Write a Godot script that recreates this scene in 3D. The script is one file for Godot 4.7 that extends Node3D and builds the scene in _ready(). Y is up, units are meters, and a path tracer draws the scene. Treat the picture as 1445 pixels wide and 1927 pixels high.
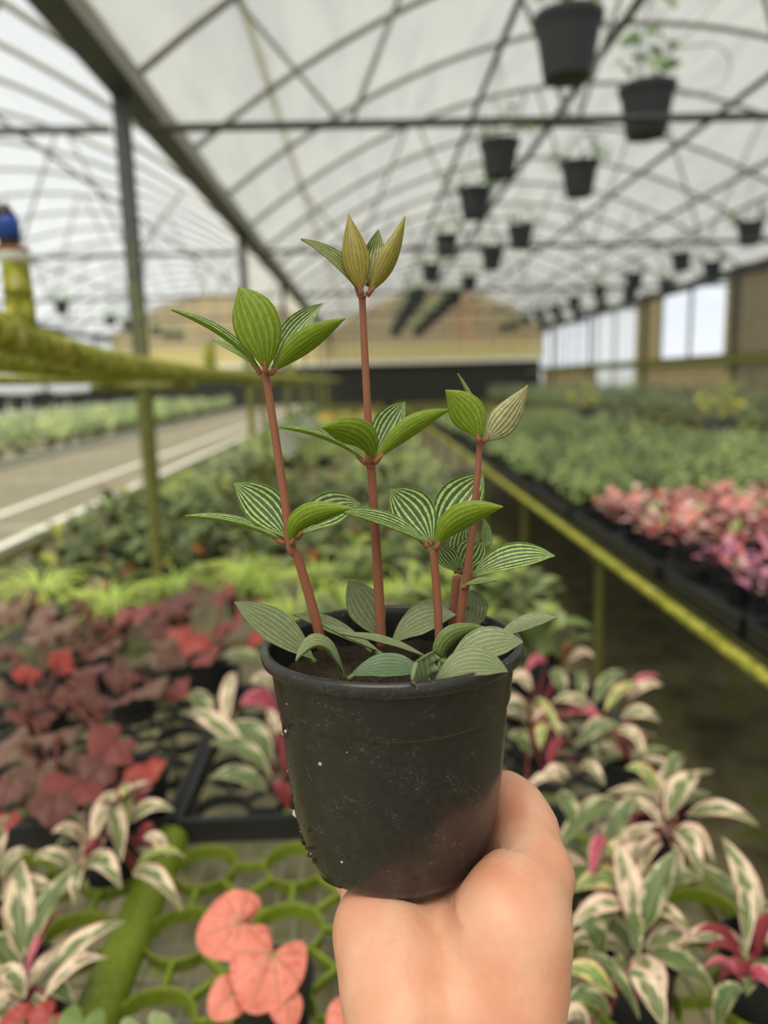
extends Node3D

# ---- frame of reference: the eye is at (0, EH, 0) and looks down -Z; y below is measured from the floor ----
const EH := 1.45
const F := 1400.0
var M := {}
var X := Vector3.ZERO; var UPV := Vector3.ZERO; var FW := Vector3.ZERO
var rng := RandomNumberGenerator.new()
var names := {}

class Geo:
	var arr := []          # one dictionary for each surface
	var cur := {}
	func _init() -> void:
		surface()
	func surface() -> void:
		cur = {"v": PackedVector3Array(), "n": PackedVector3Array(), "u": PackedVector2Array(), "i": PackedInt32Array()}
		arr.append(cur)
	func grid(rows: Array, uv: Array = [], flip := false) -> void:
		var r := rows.size()
		var c: int = rows[0].size()
		var at: int = cur.v.size()
		var nn := PackedVector3Array()
		nn.resize(r * c)
		var V := PackedVector3Array()
		for row in rows:
			V.append_array(row)
		var idx := PackedInt32Array()
		for i in r - 1:
			for j in c - 1:
				var a := i * c + j
				var b := a + 1
				var d := a + c
				var e := d + 1
				var n1 := (V[b] - V[a]).cross(V[e] - V[a])
				var n2 := (V[e] - V[a]).cross(V[d] - V[a])
				if flip:
					n1 = -n1
					n2 = -n2
					idx.append_array([at + a, at + b, at + e, at + a, at + e, at + d])
				else:
					idx.append_array([at + a, at + e, at + b, at + a, at + d, at + e])
				nn[a] += n1 + n2
				nn[b] += n1
				nn[e] += n1 + n2
				nn[d] += n2
		# seams of closed rings share a normal
		for i in r:
			if V[i * c].is_equal_approx(V[i * c + c - 1]):
				var s := nn[i * c] + nn[i * c + c - 1]
				nn[i * c] = s
				nn[i * c + c - 1] = s
		for k in r * c:
			nn[k] = nn[k].normalized() if nn[k].length_squared() > 1e-20 else Vector3.UP
		cur.v.append_array(V)
		cur.n.append_array(nn)
		cur.i.append_array(idx)
		for i in r:
			for j in c:
				cur.u.append(uv[i][j] if uv else Vector2(float(j) / (c - 1), float(i) / (r - 1)))
	func quad(a: Vector3, b: Vector3, c: Vector3, d: Vector3) -> void:
		# seen from outside a, b, c, d run clockwise
		var n := (c - a).cross(b - a).normalized()
		var at: int = cur.v.size()
		cur.v.append_array([a, b, c, d])
		cur.n.append_array([n, n, n, n])
		cur.u.append_array([Vector2(0, 0), Vector2(1, 0), Vector2(1, 1), Vector2(0, 1)])
		cur.i.append_array([at, at + 1, at + 2, at, at + 2, at + 3])
	func box(o: Vector3, s: Vector3, t := Basis()) -> void:
		var x := t.x * s.x / 2
		var y := t.y * s.y / 2
		var z := t.z * s.z / 2
		for f in [[x, y, z], [-x, z, y], [y, z, x], [-y, x, z], [z, x, y], [-z, y, x]]:
			quad(o + f[0] - f[1] - f[2], o + f[0] - f[1] + f[2], o + f[0] + f[1] + f[2], o + f[0] + f[1] - f[2])
	func bar(a: Vector3, b: Vector3, w: float, h: float) -> void:
		var z := (b - a).normalized()
		var x := Vector3.UP.cross(z).normalized() if absf(z.y) < 0.99 else Vector3.RIGHT
		box((a + b) / 2, Vector3(w, h, (b - a).length()), Basis(x, z.cross(x), z))
	func tube(p: PackedVector3Array, rad: Array, seg := 8, caps := true) -> void:
		var rows := []
		var k := p.size()
		var n := Vector3.ZERO
		for i in k:
			var t := (p[mini(i + 1, k - 1)] - p[maxi(i - 1, 0)]).normalized()
			if i == 0:
				n = t.cross(Vector3(0.31, 0.22, 0.93) if absf(t.z) < 0.8 else Vector3.UP).normalized()
			n = (n - t * n.dot(t)).normalized()
			var b := t.cross(n)
			var r: float = rad[i] if rad.size() > 1 else rad[0]
			if caps and i == 0:
				var z := PackedVector3Array()
				for j in seg + 1: z.append(p[0] - t * r * 0.25)
				rows.append(z)
			var ring := PackedVector3Array()
			for j in seg + 1:
				var a := TAU * j / seg
				ring.append(p[i] + (n * cos(a) + b * sin(a)) * r)
			rows.append(ring)
			if caps and i == k - 1:
				var z := PackedVector3Array()
				for j in seg + 1: z.append(p[i] + t * r * 0.25)
				rows.append(z)
		grid(rows)
	func lathe(prof: Array, seg := 24, o := Vector3.ZERO) -> void:
		# prof: [radius, y], from the foot up along the outside
		var rows := []
		var uvs := []
		var run := 0.0
		var all := 0.0
		for i in prof.size() - 1: all += Vector2(prof[i + 1][0] - prof[i][0], prof[i + 1][1] - prof[i][1]).length()
		for k in prof.size():
			var q: Array = prof[k]
			if k > 0: run += Vector2(q[0] - prof[k - 1][0], q[1] - prof[k - 1][1]).length()
			var uv := []
			for j in seg + 1: uv.append(Vector2(float(j) / seg, run / all))
			uvs.append(uv)
			var ring := PackedVector3Array()
			for j in seg + 1:
				var a := -TAU * j / seg
				ring.append(o + Vector3(cos(a) * q[0], q[1], sin(a) * q[0]))
			rows.append(ring)
		grid(rows, uvs)
	func mesh() -> ArrayMesh:
		var m := ArrayMesh.new()
		for s in arr:
			if s.v.is_empty(): continue
			var a := []
			a.resize(Mesh.ARRAY_MAX)
			a[Mesh.ARRAY_VERTEX] = s.v
			a[Mesh.ARRAY_NORMAL] = s.n
			a[Mesh.ARRAY_TEX_UV] = s.u
			a[Mesh.ARRAY_INDEX] = s.i
			m.add_surface_from_arrays(Mesh.PRIMITIVE_TRIANGLES, a)
		return m

# ---------------------------------------------------------------- helpers
func R(x: float, y: float, z: float) -> Vector3:      # measured from the eye
	return Vector3(x, y + EH, z)
func ray(px: float, py: float) -> Vector3:
	return FW + X * ((px - 722.5) / F) - UPV * ((py - 963.5) / F)
func at(px: float, py: float, d: float) -> Vector3:   # a point of the photograph at a depth in metres
	return Vector3(0, EH, 0) + ray(px, py) * d
func on(px: float, py: float, y: float) -> Vector3:   # the point of a level (from the eye) under a pixel
	var r := ray(px, py)
	return Vector3(0, EH, 0) + r * (y / r.y)
func numbered(n: String) -> String:
	names[n] = names.get(n, -1) + 1
	return n if names[n] == 0 else "%s_%03d" % [n, names[n]]
func obj(called: String, g, mats, parent: Node = null) -> MeshInstance3D:
	var o := MeshInstance3D.new()
	o.mesh = g.mesh() if g is Geo else g
	var ms: Array = mats if mats is Array else [mats]
	for k in o.mesh.get_surface_count():
		o.set_surface_override_material(k, ms[mini(k, ms.size() - 1)])
	if parent:
		o.name = called
		parent.add_child(o, true)
	else:
		o.name = numbered(called)
		add_child(o, true)
	return o
func tag(o: Node, label: String, category: String, group := "") -> Node:
	o.set_meta("label", label)
	o.set_meta("category", category)
	if group: o.set_meta("group", group)
	return o
func stuff(o: Node) -> Node:
	o.set_meta("kind", "stuff")
	return o
func thing(called: String, where: Vector3, label: String, category: String, group := "") -> Node3D:
	var o := Node3D.new()
	o.name = numbered(called)
	add_child(o, true)
	o.position = where
	tag(o, label, category, group)
	return o
func copy(src: Node3D, called: String, where: Vector3, turn := 0.0, s := 1.0, label := "", group := "") -> Node3D:
	var o: Node3D = src.duplicate()
	o.name = numbered(called)
	add_child(o, true)
	o.transform = Transform3D(Basis(Vector3.UP, turn).scaled(Vector3.ONE * s), where)
	if label: o.set_meta("label", label)
	if group: o.set_meta("group", group)
	return o
func struct(called: String, g, mats, parent: Node = null) -> MeshInstance3D:
	var o := obj(called, g, mats, parent)
	if not parent: o.set_meta("kind", "structure")
	return o
func shell(called: String) -> Node3D:
	var o := Node3D.new()
	o.name = called
	add_child(o, true)
	o.set_meta("kind", "structure")
	return o
func pts(a: Array) -> PackedVector3Array:
	return PackedVector3Array(a)
func bez(a: Vector3, b: Vector3, c: Vector3, n: int) -> PackedVector3Array:
	var o := PackedVector3Array()
	for i in n + 1:
		var t := float(i) / n
		o.append(a * (1 - t) * (1 - t) + b * 2 * t * (1 - t) + c * t * t)
	return o
func spline(a: PackedVector3Array, n: int) -> PackedVector3Array:
	var o := PackedVector3Array()
	var k := a.size()
	for i in k - 1:
		for j in n:
			o.append(a[i].cubic_interpolate(a[i + 1], a[maxi(i - 1, 0)], a[mini(i + 2, k - 1)], float(j) / n))
	o.append(a[k - 1])
	return o

# ---------------------------------------------------------------- materials
func c8(r: float, g: float, b: float) -> Color:
	return Color(r / 255.0, g / 255.0, b / 255.0)
func mat(called: String, c: Color, rough := 0.6, back := 0.0, spec := 0.5) -> StandardMaterial3D:
	var m := StandardMaterial3D.new()
	m.resource_name = called
	m.albedo_color = c
	m.roughness = rough
	m.metallic_specular = spec
	if back > 0.0:
		m.backlight_enabled = true
		m.backlight = Color(1, 1, 1) * Color(back, back, back)
	m.cull_mode = BaseMaterial3D.CULL_DISABLED
	M[called] = m
	return m
func tex(w: int, h: int, f: Callable) -> ImageTexture:
	var im := Image.create(w, h, false, Image.FORMAT_RGB8)
	for y in h:
		for x in w:
			im.set_pixel(x, y, f.call((x + 0.5) / w, (y + 0.5) / h))
	return ImageTexture.create_from_image(im)
func fnoise(s: int, freq: float, oct := 3) -> FastNoiseLite:
	var n := FastNoiseLite.new()
	n.seed = s
	n.frequency = freq
	n.fractal_octaves = oct
	return n
func ramp(stops: Array) -> Gradient:      # [offset, colour] pairs
	var g := Gradient.new()
	g.offsets = PackedFloat32Array(stops.map(func(s): return s[0]))
	g.colors = PackedColorArray(stops.map(func(s): return s[1]))
	return g
func ntex(s: int, freq: float, stops: Array, size := 512, oct := 4) -> NoiseTexture2D:
	var t := NoiseTexture2D.new()
	t.width = size
	t.height = size
	t.seamless = true
	t.noise = fnoise(s, freq, oct)
	t.color_ramp = ramp(stops)
	return t
func noisy(called: String, stops: Array, freq: float, scale: Vector3, rough: float, s := 1, bump := 0.0, spec := 0.5) -> StandardMaterial3D:
	var m := mat(called, Color.WHITE, rough, 0.0, spec)
	m.albedo_texture = ntex(s, freq, stops)
	m.uv1_triplanar = true
	m.uv1_world_triplanar = true
	m.uv1_scale = scale
	if bump > 0.0:
		m.heightmap_enabled = true
		m.heightmap_texture = ntex(s + 7, freq * 2.0, [[0.0, Color.BLACK], [1.0, Color.WHITE]])
		m.heightmap_scale = bump
	return m
func leafmat(called: String, t: Texture2D, rough := 0.5, back := 0.5, tint := Color.WHITE) -> StandardMaterial3D:
	var m := mat(called, tint, rough, back)
	m.albedo_texture = t
	m.texture_repeat = false
	return m
func stripes(base: Color, line: Color, wid: float, s: int, edge := 0.6) -> ImageTexture:
	var n := fnoise(s, 1.0, 3)
	return tex(160, 320, func(u: float, v: float) -> Color:
		var x := u * 2 - 1
		var best := 0.0
		for k in [0.0, 0.29, 0.57, 0.83]:
			var d := absf(absf(x) - k)
			var j := n.get_noise_2d(v * 34.0, k * 40.0 + signf(x) * 9.0) * 0.55 + n.get_noise_2d(v * 9.0, k * 17.0 + 31.0 * signf(x)) * 0.5
			var w := wid * (1.0 + j) * (0.8 if k == 0.0 else 1.0)
			best = maxf(best, 1.0 - smoothstep(w * 0.55, w * 1.15, d))
		if absf(x) > 0.965: best = maxf(best, edge)
		var c := base.lerp(line, best)
		var q := 1.0 + 0.13 * n.get_noise_2d(u * 26.0, v * 52.0 + 90.0) + 0.1 * n.get_noise_2d(u * 5.0, v * 8.0 - 40.0)
		return Color(c.r * q, c.g * q, c.b * q))
func variegated(s: int, green: Color, pale: Color, rose: Color, much: float) -> ImageTexture:
	var n := fnoise(s, 1.0, 3)
	return tex(96, 192, func(u: float, v: float) -> Color:
		var x := u * 2 - 1
		var e := absf(x) + 0.75 * n.get_noise_2d(x * 1.6 + 3.0 * absf(x), v * 2.6) + 0.35 * n.get_noise_2d(x * 7.0, v * 2.0 + 20.0)
		var c := green.lerp(green * 1.45, smoothstep(0.0, 0.35, n.get_noise_2d(x * 11.0, v * 2.5 + 60.0)))
		c = c.lerp(pale, smoothstep(1.0 - much, 1.06 - much, e))
		c = c.lerp(rose, smoothstep(0.82, 0.95, absf(x) + 0.2 * n.get_noise_2d(v * 6.0, s * 3.0)) * 0.75)
		if absf(x) < 0.035: c = c.lerp(pale, 0.55)
		return c)

# ---------------------------------------------------------------- leaves
func prof_w(t: float, wide := 0.45, tip := 1.7, foot := 0.85) -> float:
	if t < wide: return pow(sin(PI / 2 * t / wide), foot)
	return 1.0 - pow((t - wide) / (1.0 - wide), tip)
func blade(mid: PackedVector3Array, side: Array, W: float, cup: float, thick: float, cols := 9, wide := 0.45, tip := 1.7, quilt := 0.0, wave := 0.0, foot := 0.85) -> Geo:
	var g := Geo.new()
	var top := []
	var low := []
	var n := mid.size()
	for i in n:
		var t := float(i) / (n - 1)
		var tg := (mid[mini(i + 1, n - 1)] - mid[maxi(i - 1, 0)]).normalized()
		var s: Vector3 = (side[i] - tg * side[i].dot(tg)).normalized()
		var nm := s.cross(tg)
		var w := maxf(W * prof_w(t, wide, tip, foot), 0.0002 if i == n - 1 else W * 0.05)
		var ra := PackedVector3Array()
		var rb := PackedVector3Array()
		for j in cols:
			var u := 2.0 * j / (cols - 1) - 1.0
			var h := cup * w * u * u - quilt * W * cos(u * TAU / 0.285) * (1.0 - t * t) + wave * W * sin(t * 21.0 + signf(u) * 1.1) * pow(absf(u), 4.0)
			var p := mid[i] + s * u * w * (1.0 - 0.12 * absf(cup) * absf(u)) + nm * h
			ra.append(p)
			rb.append(p - nm * thick * (1.0 - 0.85 * pow(absf(u), 6.0)))
		top.append(ra)
		low.append(rb)
	g.grid(top)
	g.surface()
	g.grid(low, [], true)
	return g
func arc_leaf(L: float, W: float, e0: float, e1: float, cup := 0.25, rows := 11, cols := 7, wide := 0.45, tip := 1.7, thick := 0.0005) -> ArrayMesh:
	# grows along +X from the origin; elevation runs from e0 to e1 degrees
	var mid := PackedVector3Array([Vector3.ZERO])
	var side := []
	for i in rows - 1:
		var e := deg_to_rad(lerpf(e0, e1, (i + 0.5) / (rows - 1)))
		mid.append(mid[i] + Vector3(cos(e), sin(e), 0) * L / (rows - 1))
	for i in rows: side.append(Vector3(0, 0, 1))
	# side x forward must point up: Z x X = Y
	return blade(mid, side, W, cup, thick, cols, wide, tip).mesh()
func px_leaf(a: Vector3, c: Vector3, b: Vector3, halfw: float, roll: float, cup: float, rows := 18, cols := 17, wide := 0.45, tip := 1.7, quilt := 0.0, wave := 0.0, thick := 0.0006, pet := 0.0012, foot := 0.85) -> Geo:
	# a leaf along the arc a - b that bulges to c; at roll 0 its upper face is turned to the eye, at 180 its lower one
	var mid := bez(a, c * 2 - (a + b) * 0.5, b, rows)
	var side := []
	var eye := Vector3(0, EH, 0)
	for i in mid.size():
		var t := (mid[mini(i + 1, rows)] - mid[maxi(i - 1, 0)]).normalized()
		var v := (eye - mid[i]).normalized()
		var g0 := Vector3.UP - t * t.y
		if g0.length() < 0.35: g0 = X - t * t.dot(X)
		v = (v - t * t.dot(v)).normalized()
		g0 = (g0 - v * g0.dot(v))
		g0 = g0.normalized() if g0.length() > 0.05 else t.cross(v)
		var nrm := v * cos(deg_to_rad(roll)) + g0 * sin(deg_to_rad(roll))
		side.append(t.cross(nrm).normalized())
	var g := blade(mid, side, halfw, cup, thick, cols, wide, tip, quilt, wave, foot)
	if pet > 0.0:
		g.surface()
		var p := PackedVector3Array()
		for i in 4: p.append(mid[i] - (side[i] as Vector3).cross((mid[i + 1] - mid[i]).normalized()) * pet * 0.6)
		g.tube(p, [pet, pet * 0.9, pet * 0.7, pet * 0.3], 7)
	return g
func lobed(size: float, shape: int, droop: float) -> Geo:
	# a leaf on a stalk that meets it near the middle of its base; in XZ, the tip towards +X
	var g := Geo.new()
	var rows := []
	var uvs := []
	for k in 6:
		var s := k / 5.0
		var ring := PackedVector3Array()
		var uv := []
		for j in 33:
			var a := TAU * j / 32.0 - PI
			var r := 1.0
			if shape == 0:      # pointed lobes
				r = 0.62 + 0.2 * cos(a) + 0.24 * pow(absf(cos(a * 2.5)), 0.8) - 0.42 * exp(-pow((absf(a) - PI) * 2.6, 2))
			elif shape == 1:    # broad and angular
				r = 0.72 + 0.22 * cos(a) + 0.12 * cos(a * 5.0) + 0.05 * cos(a * 9.0) - 0.45 * exp(-pow((absf(a) - PI) * 3.0, 2))
			else:               # heart
				r = 0.74 + 0.18 * cos(a) + 0.12 * exp(-a * a * 7.0) - 0.5 * exp(-pow((absf(a) - PI) * 2.8, 2)) + 0.1 * exp(-pow((absf(a) - 2.3) * 2.2, 2))
			var p := Vector3(cos(a), 0, sin(a)) * r * size * s
			p.y = -droop * size * s * s * (0.7 + 0.3 * cos(a * 2.0)) + 0.13 * absf(p.z) + 0.05 * size * s * sin(a * 5.0)
			ring.append(p)
			uv.append(Vector2(0.5 + 0.5 * cos(a) * r * s, 0.5 + 0.5 * sin(a) * r * s))
		rows.append(ring)
		uvs.append(uv)
	g.grid(rows, uvs)
	return g
func pot_mesh(r0: float, r1: float, h: float, seg := 20) -> ArrayMesh:
	var g := Geo.new()
	var t := 0.0025
	g.lathe([[0.0, 0.0], [r0 * 0.9, 0.0], [r0, h * 0.03], [lerpf(r0, r1, 0.8), h * 0.84], [r1 * 1.02, h * 0.86], [r1 * 1.05, h], [r1 * 1.0, h * 1.005], [r1 * 0.97, h * 0.98], [lerpf(r0, r1, 0.8) - t, h * 0.8], [r0 - t, h * 0.4], [0.0, h * 0.4]], seg)
	return g.mesh()
func soil_mesh(r: float, y: float, s := 3) -> ArrayMesh:
	var n := fnoise(s, 60.0, 2)
	var rows := []
	var g := Geo.new()
	for k in 5:
		var ring := PackedVector3Array()
		for j in 19:
			var a := -TAU * (j % 18) / 18.0
			var q := r * (1.0 - k / 4.0)
			ring.append(Vector3(cos(a) * q, y + n.get_noise_2d(cos(a) * q, sin(a) * q) * r * 0.12, sin(a) * q))
		rows.append(ring)
	g.grid(rows)
	return g.mesh()

# ---------------------------------------------------------------- the plant held up
func hero() -> void:
	var rc := at(737, 1200, 0.30)
	var tilt := Basis(Vector3.RIGHT, -0.0384)
	var base := rc - tilt.y * 0.0925
	var t := thing("potted_peperomia", base, "striped-leaf plant on red stems in a black nursery pot held in a hand", "potted plant")
	t.basis = tilt
	var inv := t.transform.affine_inverse()
	# pot: wall, stepped collar, rolled rim, feet
	var g := Geo.new()
	g.lathe([[0.0, 0.004], [0.026, 0.004], [0.030, 0.0025], [0.0345, 0.0025], [0.0365, 0.004], [0.0378, 0.0075], [0.0420, 0.0235], [0.0447, 0.047], [0.0460, 0.0685], [0.0463, 0.0697], [0.0472, 0.0702], [0.0487, 0.086], [0.0488, 0.0868], [0.0512, 0.0868], [0.0521, 0.0876], [0.0525, 0.0892], [0.0523, 0.0912], [0.0515, 0.0923], [0.0502, 0.0925], [0.0490, 0.0916], [0.0483, 0.089], [0.0475, 0.083], [0.0455, 0.066], [0.043, 0.045], [0.0, 0.045]], 96)
	var pot := obj("pot", g, M.hero_pot, t)
	pot.set_meta("label", "black plastic nursery pot with scuffs")
	g = Geo.new()
	for k in 5:
		var a := TAU * k / 5.0 + 1.35
		var rows := []
		for q in [[0.0362, 0.006], [0.0350, 0.0], [0.0300, 0.0], [0.028, 0.006]]:
			var row := PackedVector3Array()
			for j in 9:
				var b := a - 0.33 * (j / 4.0 - 1.0)
				row.append(Vector3(cos(b) * q[0], q[1] - 0.0005 * absf(j - 4.0) * -1.0, sin(b) * q[0]))
			rows.append(row)
		g.grid(rows, [], true)
	obj("pot_foot", g, M.hero_pot, t)
	# soil
	var n := fnoise(5, 260.0, 3)
	g = Geo.new()
	var rows := []
	for k in 15:
		var ring := PackedVector3Array()
		for j in 49:
			var a := -TAU * (j % 48) / 48.0
			var q := 0.0473 * (1.0 - k / 14.0)
			ring.append(Vector3(cos(a) * q, 0.0765 + n.get_noise_2d(cos(a) * q, sin(a) * q) * 0.004, sin(a) * q))
		rows.append(ring)
	g.grid(rows)
	obj("soil", g, M.soil, t)
	# dirt and perlite stuck to the side
	var r := RandomNumberGenerator.new()
	r.seed = 11
	var dirt := Geo.new()
	var perl := Geo.new()
	for k in 230:
		var y := pow(r.randf(), 1.3) * 0.075 + 0.006
		var rad := 0.0472 if y > 0.0702 else (lerpf(0.0378, 0.0420, (y - 0.0075) / 0.016) if y < 0.0235 else lerpf(0.0420, 0.0460, (y - 0.0235) / 0.045))
		var a := PI * 1.02 - absf(r.randfn(0.0, 0.1)) if k < 190 else PI * r.randf_range(0.35, 1.0)
		if k % 9 == 0: a = r.randf_range(PI * 0.62, PI)
		var s := r.randf_range(0.00025, 0.0009) * (1.7 if y < 0.026 and k < 190 else 0.75)
		var tb := Basis.from_euler(Vector3(r.randf() * 6, r.randf() * 6, r.randf() * 6))
		(perl if k % 8 == 0 else dirt).box(Vector3(cos(a) * rad, y, sin(a) * rad), Vector3(s, s * 1.4, s) * 1.5, tb)
	stuff(obj("dirt_specks", dirt, M.soil, t))
	stuff(obj("perlite_specks", perl, M.white_bit, t))
	# stems: [px, py, depth, radius in px]
	var defs := [
		[[[607, 1222, 0.308, 10.5], [590, 1150, 0.306, 10.3], [560, 1050, 0.303, 9.6], [548, 1030, 0.302, 10.5], [537, 950, 0.301, 9.0], [517, 815, 0.299, 8.5], [503, 725, 0.297, 8.0], [499, 707, 0.297, 10]]],
		[[[718, 1215, 0.315, 10.5], [712, 1100, 0.312, 10.0], [705, 985, 0.307, 9.4], [699, 886, 0.303, 9.0], [697, 872, 0.302, 10.2], [693, 800, 0.300, 8.0], [687, 680, 0.297, 7.6], [682, 575, 0.294, 7.0], [681, 557, 0.293, 9]]],
		[[[827, 1222, 0.303, 8.8], [823, 1130, 0.302, 8.5], [817, 1055, 0.300, 8.4], [816, 1037, 0.300, 10]]],
		[[[849, 1205, 0.318, 9.0], [855, 1130, 0.316, 8.6], [860, 1085, 0.315, 9.0]]],
		[[[862, 1200, 0.311, 9.2], [870, 1130, 0.309, 9.0], [876, 1100, 0.308, 9.0], [887, 1010, 0.305, 7.6], [898, 900, 0.302, 6.6], [902, 845, 0.301, 6.2], [903, 831, 0.300, 7.6]]],
	]
	# leaves of each stem: base, middle, tip (px), half width px, turn (0 faces the eye, 90 up, 180 away), cup, look, depth at base, change to middle and tip
	var L := [
		[
			[494, 702, 422, 634, 322, 582, 25, 78, 0.35, "stripe", 0.297, -0.002, -0.006],
			[486, 692, 444, 658, 400, 638, 15, 50, 0.2, "stripe", 0.304, 0.004, 0.008],
			[514, 692, 548, 628, 608, 571, 23, 20, 0.3, "stripe", 0.304, 0.004, 0.007],
			[507, 703, 566, 655, 650, 598, 27, 150, 0.45, "under", 0.296, -0.002, -0.004],
			[500, 702, 486, 622, 450, 541, 46, 176, 0.3, "under", 0.294, -0.005, -0.002],
			[536, 1020, 452, 986, 348, 970, 21, 72, 0.35, "stripe", 0.302, -0.002, -0.004],
			[542, 1018, 503, 962, 440, 908, 40, 14, 0.3, "stripe", 0.304, 0.004, 0.006],
			[558, 1012, 612, 966, 678, 948, 39, 30, 0.25, "stripe", 0.305, 0.005, 0.006],
			[551, 1024, 574, 982, 662, 956, 27, 148, 0.6, "under", 0.300, -0.006, -0.01],
		], [
			[692, 535, 703, 482, 712, 432, 21, 10, 0.3, "young", 0.296, 0.003, 0.004],
			[680, 556, 636, 494, 566, 449, 20, 48, 0.35, "young", 0.293, -0.002, -0.004],
			[689, 554, 733, 492, 761, 408, 23, 150, 0.5, "young_under", 0.292, -0.002, 0.0],
			[681, 554, 668, 482, 656, 404, 28, 176, 0.4, "young_under", 0.290, -0.003, 0.001],
			[690, 866, 683, 830, 677, 792, 17, 20, 0.3, "stripe", 0.306, 0.006, 0.009],
			[704, 862, 728, 806, 762, 756, 30, 14, 0.3, "stripe", 0.306, 0.005, 0.006],
			[691, 870, 620, 828, 525, 803, 20, 80, 0.35, "stripe", 0.301, -0.002, -0.004],
			[704, 870, 765, 815, 846, 770, 24, 146, 0.5, "under", 0.301, -0.001, 0.001],
			[698, 868, 676, 828, 604, 803, 34, 150, 0.45, "under", 0.300, -0.012, -0.022],
		], [
			[812, 1026, 780, 970, 733, 920, 44, 12, 0.3, "stripe", 0.302, 0.004, 0.006],
			[818, 1022, 858, 955, 910, 893, 45, 12, 0.3, "stripe", 0.303, 0.005, 0.008],
			[807, 1028, 737, 986, 638, 962, 24, 55, 0.3, "stripe", 0.300, -0.002, -0.004],
			[819, 1032, 862, 985, 946, 953, 31, 148, 0.5, "under", 0.298, -0.005, -0.009],
		], [
			[860, 1078, 844, 1052, 822, 1028, 21, 10, 0.3, "stripe", 0.315, 0.0, 0.0],
			[866, 1078, 884, 1045, 908, 1008, 30, 10, 0.3, "stripe", 0.317, 0.003, 0.005],
			[862, 1070, 868, 1028, 874, 986, 26, 10, 0.3, "stripe", 0.320, 0.004, 0.006],
			[892, 1072, 912, 1026, 910, 974, 15, 40, 0.3, "stripe", 0.320, 0.003, 0.003],
		], [
			[880, 1092, 955, 1052, 1044, 1046, 30, 32, 0.25, "stripe", 0.309, 0.0, 0.0],
			[868, 1103, 902, 1094, 935, 1092, 10, 55, 0.2, "stripe", 0.305, -0.002, -0.004],
			[906, 820, 890, 762, 862, 702, 9, 60, 0.4, "young", 0.304, 0.003, 0.004],
			[908, 832, 950, 788, 993, 725, 29, 176, 0.25, "rose_under", 0.300, 0.001, 0.001],
			[901, 830, 882, 782, 838, 734, 34, 176, 0.25, "under", 0.298, -0.002, -0.002],
		], [
			[722, 1205, 690, 1148, 655, 1093, 36, 14, 0.2, "old", 0.322, 0.002, 0.004],
			[748, 1185, 795, 1150, 862, 1140, 24, 50, 0.2, "old", 0.324, 0.0, 0.0],
			[868, 1195, 892, 1152, 884, 1110, 27, 10, 0.3, "old", 0.324, 0.003, 0.005],
			[700, 1225, 630, 1182, 552, 1156, 20, 45, 0.2, "old", 0.314, 0.0, -0.002],
			[735, 1215, 788, 1172, 858, 1157, 33, 36, 0.2, "old", 0.312, 0.0, -0.002],
			[720, 1230, 665, 1200, 606, 1175, 15, 60, 0.2, "old", 0.304, 0.0, 0.0],
			[594, 1245, 525, 1185, 441, 1133, 34, 26, 0.12, "old", 0.298, -0.002, -0.004],
			[925, 1210, 985, 1176, 1047, 1162, 20, 45, 0.25, "old", 0.295, 0.0, 0.0],
			[813, 1242, 730, 1208, 638, 1192, 14, 60, 0.2, "old", 0.285, -0.002, -0.004],
			[830, 1262, 846, 1212, 912, 1180, 29, 128, 0.5, "old", 0.276, 0.0, 0.002],
			[654, 1276, 722, 1253, 798, 1264, 30, 42, 0.1, "old_green", 0.272, 0.0, 0.0],
			[836, 1266, 905, 1216, 984, 1208, 37, 34, 0.15, "old", 0.270, 0.0, 0.002],
			[650, 1278, 606, 1214, 556, 1244, 30, 68, 0.25, "old", 0.274, -0.008, -0.012],
			[814, 1287, 882, 1247, 955, 1264, 35, 36, 0.15, "old", 0.262, 0.0, 0.001],
			[796, 1296, 790, 1272, 782, 1246, 52, 55, 0.35, "old_fan", 0.261, -0.003, -0.005],
		]]
	for k in 6:
		var st: Node = t
		if k < 5:
			var p := PackedVector3Array()
			var rr := PackedVector3Array()
			for q in defs[k][0]:
				p.append(inv * at(q[0], q[1], q[2]))
				rr.append(Vector3(q[3] * 0.93 * q[2] / F, 0, 0))
			p = spline(p, 6)
			rr = spline(rr, 6)
			var gg := Geo.new()
			gg.tube(p, Array(rr).map(func(v): return v.x), 16)
			st = obj("stem", gg, M.stem, t)
		for f in L[k]:
			var d: float = f[10]
			var young: bool = f[9] in ["young", "young_under", "rose_under"]
			var fan: bool = f[9] == "old_fan"
			var q := px_leaf(at(f[0], f[1], d), at(f[2], f[3], d + f[11]), at(f[4], f[5], d + f[12]), f[6] * d / F, f[7], f[8], 20, 29, 0.85 if fan else (0.48 if young else 0.56), 6.0 if fan else (1.7 if young else (3.0 if f[6] == 46 else 1.95)), 0.018, 0.10 if fan else (0.02 if k == 5 else 0.0), 0.0006, 0.0012, 0.6 if fan else 1.2)
			for s in q.arr:
				for z in s.v.size():
					s.v[z] = inv * s.v[z]
					s.n[z] = inv.basis * s.n[z]
			var m = {"stripe": [M.stripe, M.stripe_under], "under": [M.stripe, M.stripe_under], "young": [M.young, M.young_under], "young_under": [M.young, M.young_under], "rose_under": [M.stripe, M.rose_under], "old": [M.old, M.old_under], "old_green": [M.old_green, M.old_under], "old_fan": [M.old, M.old]}[f[9]]
			obj("leaf", q, [m[0], m[1], M.stem if k < 5 else M.old_under], st)

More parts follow.
